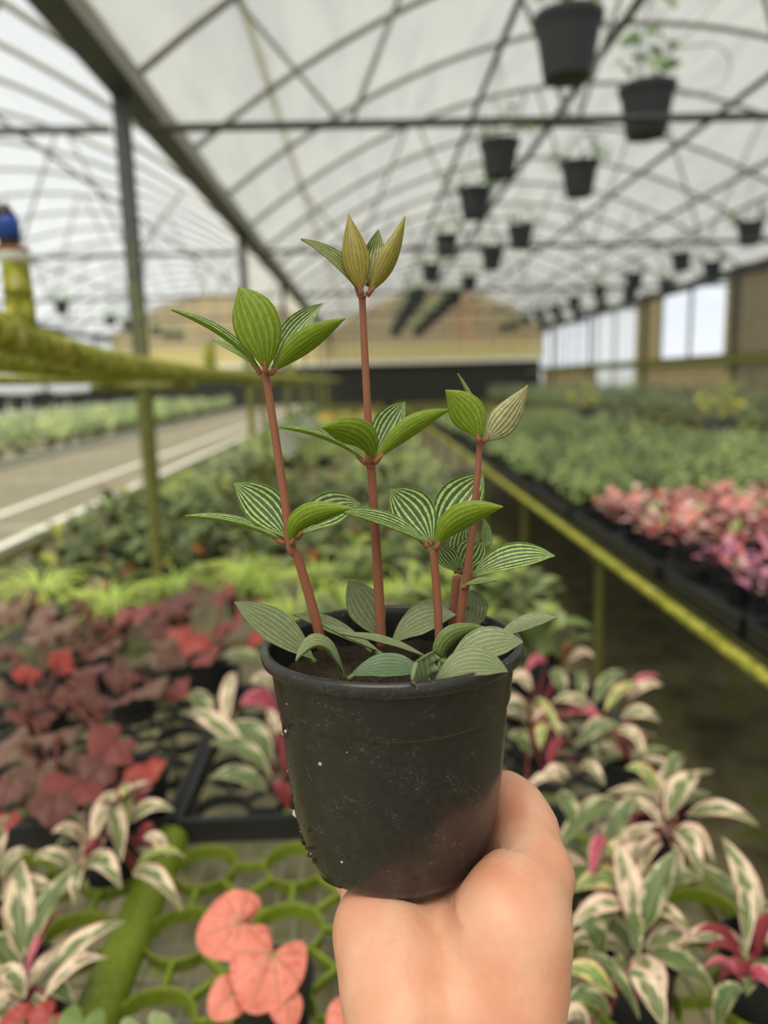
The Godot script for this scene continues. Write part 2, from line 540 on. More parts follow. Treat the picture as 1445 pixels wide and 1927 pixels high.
# ---------------------------------------------------------------- the hand
func hand() -> void:
	# joints: [px, py, depth, radius px]; each chain is a run of tapered bones
	var chains := [
		[[800, 2480, 0.235, 118], [775, 2120, 0.247, 106], [764, 1915, 0.262, 102], [744, 1830, 0.273, 97], [722, 1752, 0.286, 84], [716, 1700, 0.312, 62]],
		[[930, 2480, 0.235, 118], [940, 2120, 0.247, 106], [948, 1915, 0.262, 101], [957, 1825, 0.268, 102], [962, 1738, 0.273, 99], [1000, 1648, 0.292, 70], [990, 1562, 0.312, 52], [966, 1515, 0.321, 45], [948, 1489, 0.323, 35]],
		[[860, 2480, 0.240, 120], [858, 2120, 0.252, 112], [858, 1915, 0.266, 104], [838, 1780, 0.290, 92], [800, 1715, 0.318, 72]],
		[[962, 1738, 0.279, 92], [880, 1735, 0.308, 66]],
		[[958, 1745, 0.273, 88], [966, 1676, 0.279, 62]],
		[[985, 1640, 0.300, 50], [936, 1592, 0.318, 36], [944, 1530, 0.325, 32]],
		[[722, 1752, 0.292, 76], [880, 1735, 0.306, 62]],
		[[880, 1735, 0.310, 58], [862, 1712, 0.350, 40], [850, 1655, 0.374, 34], [832, 1570, 0.375, 31], [822, 1515, 0.371, 26]],
		[[835, 1735, 0.312, 56], [800, 1715, 0.354, 40], [786, 1650, 0.379, 35], [772, 1560, 0.380, 32], [765, 1500, 0.376, 27]],
		[[775, 1735, 0.312, 56], [738, 1715, 0.352, 39], [722, 1652, 0.378, 33], [715, 1570, 0.379, 30], [712, 1515, 0.375, 26]],
		[[718, 1735, 0.308, 54], [684, 1708, 0.342, 36], [668, 1655, 0.366, 30], [664, 1590, 0.368, 27], [664, 1548, 0.366, 23]],
	]
	var bones := []
	var lo := Vector3.ONE * 1e9
	var hi := -lo
	for c in chains:
		for i in c.size() - 1:
			var a := at(c[i][0], c[i][1], c[i][2])
			var b := at(c[i + 1][0], c[i + 1][1], c[i + 1][2])
			var ra: float = c[i][3] * c[i][2] / F
			var rb: float = c[i + 1][3] * c[i + 1][2] / F
			bones.append([a, b - a, (b - a).length_squared(), ra, rb - ra])
			for q in [[a, ra], [b, rb]]:
				lo = lo.min(q[0] - Vector3.ONE * (q[1] + 0.006))
				hi = hi.max(q[0] + Vector3.ONE * (q[1] + 0.006))
	var creases := [[[926, 1594], [962, 1592], [1002, 1606]], [[842, 1690], [862, 1745], [868, 1800], [862, 1850]]]
	var k := 0.0085
	var h := 0.0024
	var sdf := func(p: Vector3) -> float:
		var s := 0.0
		var best := 1e9
		for b in bones:
			var q: Vector3 = p - b[0]
			var t := clampf(q.dot(b[1]) / b[2], 0.0, 1.0)
			var d: float = (q - b[1] * t).length() - b[3] - b[4] * t
			if d < best + k:
				var m := maxf(k - absf(best - d), 0.0) / k
				best = minf(best, d) - m * m * k * 0.25
		return best
	var nx := int((hi.x - lo.x) / h) + 2
	var ny := int((hi.y - lo.y) / h) + 2
	var nz := int((hi.z - lo.z) / h) + 2
	var val := PackedFloat32Array()
	val.resize(nx * ny * nz)
	val.fill(1.0)
	var S := 4
	for bx in range(0, nx, S):
		for by in range(0, ny, S):
			for bz in range(0, nz, S):
				var cdist: float = sdf.call(lo + Vector3(bx + S / 2.0, by + S / 2.0, bz + S / 2.0) * h)
				var far := absf(cdist) > h * S * 1.1 + 0.004
				for x in range(bx, mini(bx + S, nx)):
					for y in range(by, mini(by + S, ny)):
						for z in range(bz, mini(bz + S, nz)):
							val[(x * ny + y) * nz + z] = cdist if far else sdf.call(lo + Vector3(x, y, z) * h)
	var idx := {}
	var V := PackedVector3Array()
	var N := PackedVector3Array()
	var I := PackedInt32Array()
	var corner := [Vector3i(0, 0, 0), Vector3i(1, 0, 0), Vector3i(0, 1, 0), Vector3i(1, 1, 0), Vector3i(0, 0, 1), Vector3i(1, 0, 1), Vector3i(0, 1, 1), Vector3i(1, 1, 1)]
	var edges := [[0, 1], [2, 3], [4, 5], [6, 7], [0, 2], [1, 3], [4, 6], [5, 7], [0, 4], [1, 5], [2, 6], [3, 7]]
	for x in nx - 1:
		for y in ny - 1:
			for z in nz - 1:
				var o := (x * ny + y) * nz + z
				var inside := val[o] < 0
				if inside == (val[o + 1] < 0) and inside == (val[o + nz] < 0) and inside == (val[o + nz + 1] < 0) and inside == (val[o + ny * nz] < 0) and inside == (val[o + ny * nz + 1] < 0) and inside == (val[o + ny * nz + nz] < 0) and inside == (val[o + ny * nz + nz + 1] < 0):
					continue
				var p := Vector3.ZERO
				var m := 0
				for e in edges:
					var a: Vector3i = corner[e[0]]
					var b: Vector3i = corner[e[1]]
					var va := val[((x + a.x) * ny + y + a.y) * nz + z + a.z]
					var vb := val[((x + b.x) * ny + y + b.y) * nz + z + b.z]
					if (va < 0) != (vb < 0):
						p += Vector3(a).lerp(Vector3(b), va / (va - vb))
						m += 1
				p = lo + (Vector3(x, y, z) + p / m) * h
				idx[o] = V.size()
				V.append(p)
	var e0 := 0.0012
	for i in V.size():
		var p := V[i]
		var g := Vector3(sdf.call(p + Vector3(e0, 0, 0)) - sdf.call(p - Vector3(e0, 0, 0)), sdf.call(p + Vector3(0, e0, 0)) - sdf.call(p - Vector3(0, e0, 0)), sdf.call(p + Vector3(0, 0, e0)) - sdf.call(p - Vector3(0, 0, e0))).normalized()
		V[i] = p - g * sdf.call(p) * 0.8
		N.append(g)
	for o in idx:
		var z: int = o % nz
		var y: int = (o / nz) % ny
		var x: int = o / (nz * ny)
		for ax in 3:
			var q: int = o + [ny * nz, nz, 1][ax]
			if q >= val.size() or (val[o] < 0) == (val[q] < 0): continue
			var s1: int = [nz, 1, ny * nz][ax]
			var s2: int = [1, ny * nz, nz][ax]
			if not (idx.has(o - s1) and idx.has(o - s2) and idx.has(o - s1 - s2)): continue
			var quad := [idx[o], idx[o - s1], idx[o - s1 - s2], idx[o - s2]]
			if val[o] < 0: quad.reverse()
			I.append_array([quad[0], quad[1], quad[2], quad[0], quad[2], quad[3]])
	# winding by the first triangle's own normal
	if I.size() > 2 and (V[I[2]] - V[I[0]]).cross(V[I[1]] - V[I[0]]).dot(N[I[0]]) < 0:
		for i in range(0, I.size(), 3):
			var s := I[i + 1]
			I[i + 1] = I[i + 2]
			I[i + 2] = s
	# creases: points found on the skin along a few sight lines, then the skin pushed in along the lines between them
	for c in creases:
		var line := PackedVector3Array()
		for q in c:
			var dir := ray(q[0], q[1]).normalized()
			var far := 0.2
			for step in 60:
				var d: float = sdf.call(Vector3(0, EH, 0) + dir * far)
				if d < 0.0001: break
				far += d
			line.append(Vector3(0, EH, 0) + dir * far)
		line = spline(line, 5)
		for i in V.size():
			var best := 1e9
			if V[i].distance_to(line[0]) > 0.05: continue
			for j in line.size() - 1:
				best = minf(best, V[i].distance_to(Geometry3D.get_closest_point_to_segment(V[i], line[j], line[j + 1])))
			if best < 0.005: V[i] -= N[i] * 0.0022 * pow(1.0 - best / 0.005, 2.0)
	var arr := []
	arr.resize(Mesh.ARRAY_MAX)
	arr[Mesh.ARRAY_VERTEX] = V
	arr[Mesh.ARRAY_NORMAL] = N
	arr[Mesh.ARRAY_INDEX] = I
	var am := ArrayMesh.new()
	am.add_surface_from_arrays(Mesh.PRIMITIVE_TRIANGLES, arr)
	tag(obj("hand", am, M.skin), "bare right hand and forearm, palm up, thumb against the side of the black pot", "hand")

# ---------------------------------------------------------------- the materials
func materials() -> void:
	mat("skin", Color.WHITE, 0.5)
	M.skin.albedo_texture = ntex(21, 0.012, [[0.0, c8(208, 142, 116)], [0.35, c8(216, 156, 128)], [0.6, c8(221, 170, 142)], [1.0, c8(229, 188, 162)]], 256, 4)
	M.skin.uv1_triplanar = true
	M.skin.uv1_scale = Vector3(9, 9, 9)
	M.skin.subsurf_scatter_enabled = true
	M.skin.subsurf_scatter_strength = 0.25
	M.skin.heightmap_enabled = true
	M.skin.heightmap_texture = ntex(22, 0.09, [[0.0, Color.BLACK], [1.0, Color.WHITE]], 256, 4)
	M.skin.heightmap_scale = 0.03
	# scuffed black plastic
	var n := fnoise(31, 1.0, 4)
	var pt := tex(1024, 768, func(u: float, v: float) -> Color:
		var a := u * TAU
		var q := Vector3(cos(a) * 1.0, v * 5.2, sin(a) * 1.0)
		var c := 0.155 + 0.03 * n.get_noise_3dv(q * 9.0)
		var scuff := smoothstep(0.22, 0.5, n.get_noise_3dv(q * Vector3(30, 34, 30))) * smoothstep(-0.02, 0.25, n.get_noise_3dv(q * 3.4 + Vector3(4, 9, 1)))
		var spot := smoothstep(0.4, 0.5, n.get_noise_3dv(q * 60.0)) * smoothstep(-0.1, 0.3, n.get_noise_3dv(q * 2.6 + Vector3(8, 2, 5)))
		c += 0.2 * scuff + 0.12 * spot
		return Color(c * 1.02, c, c * 0.97))
	mat("hero_pot", Color.WHITE, 0.36)
	M.hero_pot.albedo_texture = pt
	M.hero_pot.roughness_texture = ntex(33, 0.02, [[0.0, Color(0.7, 0.7, 0.7)], [1.0, Color(1, 1, 1)]], 256)
	M.hero_pot.roughness = 0.32
	noisy("soil", [[0.0, c8(28, 20, 14)], [0.5, c8(58, 44, 32)], [1.0, c8(92, 74, 56)]], 0.08, Vector3(14, 14, 14), 0.95, 3, 0.25)
	mat("white_bit", c8(225, 222, 215), 0.8)
	noisy("stem", [[0.0, c8(120, 70, 46)], [0.5, c8(146, 88, 62)], [1.0, c8(184, 134, 102)]], 0.12, Vector3(45, 45, 45), 0.55, 4, 0.02)
	leafmat("stripe", stripes(c8(56, 90, 42), c8(186, 206, 122), 0.062, 41), 0.42, 0.6)
	leafmat("stripe_under", stripes(c8(140, 168, 36), c8(168, 190, 70), 0.06, 42, 0.8), 0.45, 1.0)
	leafmat("young", stripes(c8(96, 110, 52), c8(172, 182, 118), 0.06, 43), 0.42, 0.6)
	leafmat("young_under", stripes(c8(138, 126, 44), c8(154, 148, 64), 0.06, 44), 0.42, 0.6)
	leafmat("rose_under", stripes(c8(132, 120, 84), c8(178, 184, 130), 0.085, 45), 0.42, 0.6)
	leafmat("old", stripes(c8(104, 118, 80), c8(140, 152, 106), 0.036, 46, 0.9), 0.5, 0.3)
	leafmat("old_under", stripes(c8(92, 114, 56), c8(120, 140, 76), 0.05, 47, 0.7), 0.5, 0.4)
	leafmat("old_green", stripes(c8(70, 96, 66), c8(98, 124, 84), 0.04, 48, 0.5), 0.45, 0.3)
	# variegated plants
	var green := c8(90, 104, 62)
	leafmat("tri_a", variegated(51, green, c8(232, 214, 186), c8(216, 160, 146), 0.5), 0.45, 0.4)
	leafmat("tri_b", variegated(52, green, c8(230, 206, 182), c8(218, 158, 148), 0.78), 0.45, 0.4)
	leafmat("tri_c", variegated(53, c8(76, 92, 52), c8(206, 204, 160), c8(196, 160, 140), 0.2), 0.45, 0.4)
	leafmat("tri_y", variegated(54, c8(104, 128, 72), c8(220, 206, 140), c8(200, 140, 110), 0.45), 0.45, 0.4)
	leafmat("tri_p", variegated(55, c8(150, 60, 84), c8(214, 120, 130), c8(220, 170, 160), 0.3), 0.45, 0.4)
	mat("crimson", c8(128, 40, 50), 0.45, 0.4)
	mat("pink_under", c8(186, 128, 122), 0.45, 0.4)
	# lobed leaves: veins run out from the stalk
	var veined := func(s: int, base: Color, vein: Color, wid: float, blot: Color, much: float) -> ImageTexture:
		var nn := fnoise(s, 1.0, 3)
		return tex(128, 128, func(u: float, v: float) -> Color:
			var d := Vector2(u - 0.5, v - 0.5)
			var a := absf(d.angle())
			var l := d.length() * 2.0
			var m := 0.0
			for k in [0.0, 0.62, 1.25, 1.95, 2.6]:
				m = maxf(m, 1.0 - smoothstep(wid * 0.4, wid, absf(a - k) * l + 0.01 * l))
			var c := base.lerp(blot, smoothstep(1.0 - much, 1.15 - much, 0.5 + 0.8 * nn.get_noise_2d(u * 7.0, v * 7.0)))
			return c.lerp(vein, m * 0.7))
	leafmat("red_a", veined.call(61, c8(104, 60, 54), c8(84, 44, 40), 0.04, c8(124, 76, 66), 0.4), 0.5, 0.4)
	leafmat("red_b", veined.call(62, c8(126, 58, 56), c8(100, 42, 42), 0.04, c8(146, 74, 70), 0.4), 0.5, 0.45)
	leafmat("red_c", veined.call(63, c8(112, 84, 70), c8(92, 60, 50), 0.04, c8(126, 100, 84), 0.4), 0.5, 0.4)
	leafmat("red_d", veined.call(64, c8(162, 62, 56), c8(124, 42, 42), 0.04, c8(182, 82, 68), 0.3), 0.5, 0.5)
	leafmat("cal", veined.call(65, c8(232, 136, 118), c8(110, 108, 62), 0.022, c8(214, 108, 98), 0.3), 0.5, 0.5)
	mat("stalk_red", c8(120, 60, 50), 0.5)
	mat("stalk_green", c8(96, 120, 50), 0.5)
	mat("lime", c8(190, 214, 96), 0.5, 0.6)
	mat("lime_b", c8(174, 202, 84), 0.5, 0.6)
	for q in [["leaf_a", c8(106, 124, 66)], ["leaf_b", c8(138, 152, 100)], ["leaf_c", c8(84, 102, 56)], ["leaf_d", c8(142, 164, 66)], ["leaf_e", c8(164, 164, 66)], ["seed_a", c8(130, 154, 82)], ["seed_b", c8(108, 132, 68)], ["seed_c", c8(164, 182, 108)], ["pink_a", c8(222, 142, 134)], ["pink_b", c8(200, 112, 114)], ["pink_c", c8(206, 134, 166)], ["pink_d", c8(232, 196, 190)], ["white_leaf", c8(206, 214, 180)], ["vine", c8(96, 140, 70)], ["vine_b", c8(120, 156, 88)], ["yellow_leaf", c8(226, 196, 60)], ["orange_leaf", c8(196, 112, 56)]]:
		mat(q[0], q[1], 0.5, 0.5)
	# plastics and metals
	mat("black_plastic", c8(38, 40, 42), 0.5)
	mat("basket_plastic", c8(50, 56, 64), 0.55)
	mat("grey_plastic", c8(112, 112, 108), 0.55)
	mat("white_plastic", c8(222, 222, 215), 0.5)
	mat("green_pot", c8(24, 110, 80), 0.45)
	mat("wire", c8(96, 98, 96), 0.5)
	mat("mesh_wire", c8(128, 130, 120), 0.55)
	noisy("tray_green", [[0.0, c8(78, 96, 18)], [0.45, c8(112, 132, 24)], [1.0, c8(146, 162, 52)]], 0.05, Vector3(6, 6, 6), 0.5, 5)
	noisy("algae", [[0.0, c8(84, 90, 26)], [0.34, c8(122, 126, 34)], [0.5, c8(158, 160, 42)], [0.66, c8(182, 182, 62)], [0.8, c8(212, 210, 150)], [1.0, c8(226, 224, 190)]], 0.02, Vector3(3, 3, 3), 0.75, 6, 0.3)
	noisy("algae_dark", [[0.0, c8(74, 78, 36)], [0.5, c8(108, 112, 50)], [1.0, c8(146, 146, 74)]], 0.03, Vector3(3, 3, 3), 0.75, 7, 0.3)
	noisy("steel", [[0.0, c8(104, 107, 106)], [0.5, c8(126, 128, 126)], [1.0, c8(146, 146, 140)]], 0.03, Vector3(1.2, 1.2, 1.2), 0.6, 8)
	noisy("steel_dark", [[0.0, c8(44, 48, 50)], [0.5, c8(56, 61, 63)], [1.0, c8(74, 78, 78)]], 0.03, Vector3(1.2, 1.2, 1.2), 0.6, 9)
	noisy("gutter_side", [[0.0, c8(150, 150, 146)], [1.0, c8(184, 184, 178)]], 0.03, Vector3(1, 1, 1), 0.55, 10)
	# posts: steel with algae that has crept up them in patches
	var pn := fnoise(71, 1.0, 4)
	var post_t := tex(64, 512, func(u: float, v: float) -> Color:
		var hgt := v          # 0 at the foot
		var k := 0.56 + 0.5 * pn.get_noise_2d(u * 9.0, v * 14.0) + 0.25 * pn.get_noise_2d(u * 2.0, v * 40.0)
		var al := c8(136, 142, 48).lerp(c8(96, 104, 44), 0.5 + pn.get_noise_2d(u * 20.0, v * 60.0))
		var stl := c8(62, 67, 70).lerp(c8(82, 86, 86), 0.5 + pn.get_noise_2d(u * 5.0, v * 30.0 + 50.0))
		return al.lerp(stl, smoothstep(k - 0.03, k + 0.03, hgt)))
	leafmat("post", post_t, 0.65, 0.0)
	# the roof film: a thin cloudy sheet, older over the right bay
	for q in [["film_old", c8(230, 229, 222), 0.72, 81], ["film_new", c8(246, 244, 236), 0.40, 82]]:
		var m := mat(q[0], Color(q[1].r, q[1].g, q[1].b, q[2]), 0.7, 0.6, 0.3)
		m.transparency = BaseMaterial3D.TRANSPARENCY_ALPHA
		m.albedo_texture = ntex(q[3], 0.012, [[0.0, c8(204, 204, 196)], [0.35, c8(232, 232, 226)], [0.6, c8(246, 246, 240)], [1.0, c8(255, 255, 250)]], 512, 4)
		m.uv1_triplanar = true
		m.uv1_world_triplanar = true
		m.uv1_scale = Vector3(0.8, 0.3, 0.11)
	mat("pane", Color(0.86, 0.93, 1.0, 0.06), 0.05)
	M.pane.transparency = BaseMaterial3D.TRANSPARENCY_ALPHA
	mat("pane_milky", Color(0.9, 0.94, 0.9, 0.6), 0.6, 1.0)
	M.pane_milky.transparency = BaseMaterial3D.TRANSPARENCY_ALPHA
	noisy("board_tan", [[0.0, c8(178, 160, 122)], [0.5, c8(194, 178, 138)], [1.0, c8(208, 194, 158)]], 0.02, Vector3(1.5, 0.3, 1.5), 0.7, 11)
	noisy("board_grey", [[0.0, c8(138, 128, 108)], [0.5, c8(152, 142, 120)], [1.0, c8(166, 156, 134)]], 0.02, Vector3(1.5, 0.3, 1.5), 0.7, 12)
	noisy("board_brown", [[0.0, c8(156, 142, 108)], [0.5, c8(172, 158, 122)], [1.0, c8(186, 172, 138)]], 0.02, Vector3(1.5, 0.3, 1.5), 0.7, 13)
	noisy("board_rust", [[0.0, c8(176, 138, 102)], [0.5, c8(182, 152, 114)], [1.0, c8(186, 168, 130)]], 0.02, Vector3(1.5, 0.3, 1.5), 0.7, 14)
	noisy("board_yellow", [[0.0, c8(172, 162, 104)], [0.5, c8(188, 178, 120)], [1.0, c8(202, 192, 142)]], 0.02, Vector3(1.5, 0.3, 1.5), 0.7, 15)
	noisy("floor_wet", [[0.0, c8(78, 75, 50)], [0.4, c8(106, 101, 74)], [0.65, c8(130, 124, 96)], [0.8, c8(104, 112, 52)], [1.0, c8(142, 138, 112)]], 0.012, Vector3(0.6, 0.6, 0.6), 0.5, 16, 0.5)
	noisy("mat_beige", [[0.0, c8(92, 88, 72)], [0.5, c8(112, 107, 88)], [1.0, c8(136, 131, 110)]], 0.02, Vector3(0.5, 2.0, 2.5), 0.85, 17)
	noisy("white_rail", [[0.0, c8(196, 196, 186)], [1.0, c8(226, 226, 216)]], 0.03, Vector3(1, 1, 1), 0.6, 18)
	mat("shade_cloth", c8(34, 36, 32), 0.8)
	mat("blue_plastic", c8(38, 78, 170), 0.35)
	mat("orange_plastic", c8(196, 112, 38), 0.5)

# ---------------------------------------------------------------- the greenhouse
const RC := 2.20       # middle of the right bay
const LC := -4.46      # middle of the left bay
const HALF := 3.26
const Z0 := -3.95      # the first truss in view
const STEP := 1.19     # from hoop to hoop; a truss and posts stand at every third
func arch_y(x: float, c: float) -> float:
	var q := (x - c) / HALF
	return 1.5 + 1.2 * (1.0 - q * q)
func hoop_pts(c: float, z: float, off := 0.0, n := 28) -> PackedVector3Array:
	var p := PackedVector3Array()
	for i in n + 1:
		var x := c - HALF + 2 * HALF * i / n
		p.append(R(x, arch_y(x, c) + off, z))
	return p
func greenhouse() -> void:
	# floor
	var g := Geo.new()
	g.box(R(-2.5, -1.5, -8.0), Vector3(24, 0.1, 34))
	struct("floor", g, M.floor_wet)
	# hoops, from behind the photographer to the end wall
	var zs := []
	var z := Z0 + STEP * 9
	while z > -23.2:
		zs.append(z)
		z -= STEP
	zs.append(-23.35)
	# roof film, one sheet from hoop to hoop, sagging a little between them
	for bay in 2:
		var c: float = [RC, LC][bay]
		var roof := shell("ceiling" if bay == 0 else "ceiling_left")
		var nz := fnoise(90 + bay, 0.9, 2)
		for k in zs.size() - 1:
			g = Geo.new()
			var rows := []
			for a in 7:
				var t := a / 6.0
				var row := PackedVector3Array()
				for j in 29:
					var x := c - HALF + 2 * HALF * j / 28.0
					var zz := lerpf(zs[k], zs[k + 1], t)
					row.append(R(x, arch_y(x, c) + 0.028 - 0.06 * sin(PI * t) + 0.03 * nz.get_noise_2d(x * 2.0, zz * 3.0) * sin(PI * t), zz))
				rows.append(row)
			g.grid(rows, [], true)
			struct("film_panel", g, M.film_old if bay == 0 else M.film_new, roof)
		for k in zs.size():
			g = Geo.new()
			g.tube(hoop_pts(c, zs[k]), [0.021], 8)
			tag(obj("roof_hoop", g, M.steel), "bent grey steel roof hoop under the %s plastic film" % ["cloudier, greyer", "whiter"][bay], "roof hoop", "hoops of the %s bay" % ["right", "left"][bay])
	# gutter between the bays: a shallow trough on the posts
	var gp := thing("roof_gutter", R(-1.125, 1.40, -8.0), "long dark steel gutter running between the two film roofs", "gutter")
	g = Geo.new()
	g.box(Vector3(0, 0.006, 0), Vector3(0.15, 0.012, 31.0))
	obj("gutter_bottom", g, M.steel_dark, gp)
	for s in [-1, 1]:
		g = Geo.new()
		var q := [Vector3(0.075 * s, 0.0, 0), Vector3(0.085 * s, 0.10, 0), Vector3(0.070 * s, 0.10, 0), Vector3(0.062 * s, 0.012, 0)]
		for i in 4:
			var a: Vector3 = q[i]
			var b: Vector3 = q[(i + 1) % 4]
			var e := Vector3(0, 0, 15.5)
			if s > 0: g.quad(a - e, b - e, b + e, a + e)
			else: g.quad(b - e, a - e, a + e, b + e)
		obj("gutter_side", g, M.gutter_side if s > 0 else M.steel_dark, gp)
	for s in [[RC + HALF + 0.03, "right"], [LC - HALF - 0.03, "left"]]:
		g = Geo.new()
		g.box(R(s[0], 1.45, -8.0), Vector3(0.1, 0.14, 31.0))
		tag(obj("eave_beam", g, M.steel_dark), "dark steel eave beam along the top of the %s" % ("board and glass side wall" if s[1] == "right" else "film side wall"), "beam")
	# posts under the gutter and in the side walls, trusses across both bays
	var count := 0
	var tz := Z0 + STEP * 9
	while tz > -23.0:
		for s in [[-1.155, 1.40], [RC + HALF - 0.06, 1.38], [LC - HALF + 0.06, 1.38]]:
			if tz > 0.0 and s[0] != -1.155: continue
			var h: float = s[1] + 1.45
			var p := thing("steel_post", Vector3(s[0], 0, tz), "steel post with green algae on its lower half %s" % ("under the long dark gutter" if s[0] == -1.155 else ("against the board and glass side wall" if s[0] > 0 else "against the film side wall")), "post", "posts under the gutter" if s[0] == -1.155 else ("posts of the right wall" if s[0] > 0 else "posts of the left wall"))
			g = Geo.new()
			var w := 0.034
			var rows := []
			for i in 13:
				var y := h * i / 12.0
				rows.append(pts([Vector3(-w, y, -w), Vector3(-w, y, w), Vector3(w, y, w), Vector3(w, y, -w), Vector3(-w, y, -w)]))
			for f in 4:
				var fr := []
				for row in rows: fr.append(pts([row[f], row[f + 1]]))
				g.grid(fr)
			obj("shaft", g, M.post, p)
			g = Geo.new()
			g.box(Vector3(0, 0.006, 0), Vector3(0.13, 0.012, 0.13))
			obj("base_plate", g, M.algae_dark, p)
		for c in [RC, LC]:
			if tz > 4: continue
			var t := thing("roof_truss", R(c, 1.25, tz), "grey steel roof truss with a straight bottom pipe and slanting webs in the %s bay" % ("right" if c == RC else "left"), "truss", "trusses of the %s bay" % ("right" if c == RC else "left"))
			g = Geo.new()
			g.tube(pts([Vector3(-HALF + 0.02, 0, 0), Vector3(HALF - 0.02, 0, 0)]), [0.021], 8)
			obj("bottom_chord", g, M.steel_dark, t)
			for k in 5:
				var bx := -2.26 + 1.13 * k
				for s in [-1, 1]:
					var tx: float = bx + s * 0.52
					g = Geo.new()
					g.tube(pts([Vector3(bx + s * 0.02, 0.0, 0), Vector3(tx, arch_y(tx + c, c) - 1.25, 0)]), [0.0125], 6)
					obj("web", g, M.steel, t)
		tz -= STEP * 3
		count += 1
	# pipes along the bays, under the hoops
	for q in [[-0.585, "greenish pipe along the roof beside the gutter", "algae_dark", 0.020], [0.86, "dark pipe along the roof carrying the first row of hanging baskets", "steel_dark", 0.020], [1.50, "dark pipe along the roof carrying the second row of hanging baskets", "steel_dark", 0.026], [2.75, "bare dark pipe along the roof between two basket rows", "steel_dark", 0.022], [3.85, "dark roof pipe carrying the row of baskets second from the side wall", "steel_dark", 0.022], [4.60, "dark roof pipe carrying the row of baskets nearest the side wall", "steel_dark", 0.018], [-2.6, "grey pipe along the whiter roof next to the gutter", "steel", 0.018], [-5.06, "grey pipe along the whiter roof with hanging baskets", "steel", 0.018]]:
		g = Geo.new()
		g.tube(pts([R(q[0], 1.94, 6.0), R(q[0], 1.94, -8.0), R(q[0], 1.94, -23.2)]), [q[3]], 8)
		tag(obj("roof_pipe", g, M[q[2]]), q[1], "pipe")
	# end wall: boards under the curve of each bay, a white rail, black cloth below
	var back := shell("wall_back")
	for c in [RC, LC]:
		for k in 26:
			var x0: float = c - HALF + 0.2508 * k
			var x1 := x0 + 0.243
			var rust: bool = c == RC and k > 14 and k < 18
			for part in 2:
				var lo := 0.62 if part == 0 else 1.08
				var h0 := 1.08 if part == 0 else arch_y(x0, c) - 0.02
				var h1 := 1.08 if part == 0 else arch_y(x1, c) - 0.02
				var zf := -23.40 + (0.012 if k % 2 else 0.0)
				g = Geo.new()
				var f := [R(x0, lo, zf), R(x0, h0, zf), R(x1, h1, zf), R(x1, lo, zf)]
				var e := Vector3(0, 0, -0.03)
				g.quad(f[0], f[1], f[2], f[3])
				g.quad(f[3] + e, f[2] + e, f[1] + e, f[0] + e)
				for i in 4: g.quad(f[(i + 1) % 4], f[i], f[i] + e, f[(i + 1) % 4] + e)
				struct("board", g, M.board_yellow if part == 0 else (M.board_rust if rust else M.board_brown), back)
	g = Geo.new()
	g.box(R(-1.13, 1.03, -23.41), Vector3(0.24, 0.86, 0.05))
	struct("board", g, M.board_brown, back)
	g = Geo.new()
	g.box(R(-1.13, 0.56, -23.36), Vector3(13.1, 0.13, 0.10))
	struct("rail", g, M.white_rail, back)
	g = Geo.new()
	g.box(R(-1.13, -0.48, -23.42), Vector3(13.1, 1.95, 0.04))
	struct("black_cloth", g, M.shade_cloth, back)
	# the film closes the end behind the photographer
	var front := shell("wall_front")
	for c in [RC, LC]:
		g = Geo.new()
		var rows := []
		var hp := hoop_pts(c, 6.76)
		for t in 5:
			var row := PackedVector3Array()
			for p in hp: row.append(Vector3(p.x, lerpf(0.0, p.y, t / 4.0), p.z))
			rows.append(row)
		g.grid(rows)
		struct("film_panel", g, M.film_new, front)
	# left side: film
	var left := shell("wall_left")
	for k in 9:
		g = Geo.new()
		var a := R(LC - HALF - 0.02, -1.45, 6.7 - 3.345 * k)
		var b := a + Vector3(0, 0, -3.335)
		var rows := []
		for t in 5:
			rows.append(pts([a + Vector3(0, 2.88 * t / 4.0, 0), b + Vector3(0, 2.88 * t / 4.0, 0)]))
		g.grid(rows)
		struct("film_panel", g, M.film_new, left)
	# right side: boards below a rail, panes and boards above
	var wx := RC + HALF + 0.02
	var right := shell("wall_right")
	# [from z, to z, above the rail, below it]
	var bays := [[6.7, 2.0, "pane", "board_tan"], [2.0, -4.0, "pane_milky", "board_tan"], [-4.0, -7.4, "pane_milky", "board_grey"], [-7.4, -11.1, "board_grey", "board_grey"], [-11.1, -11.5, "board_tan", "board_tan"], [-11.5, -14.0, "pane", "board_tan"], [-14.0, -15.3, "board_tan", "board_tan"], [-15.3, -17.9, "pane_milky", "pane_milky"], [-17.9, -19.5, "pane", "board_tan"], [-19.5, -21.5, "pane", "board_tan"], [-21.5, -23.35, "pane", "board_tan"]]
	var wn := 0
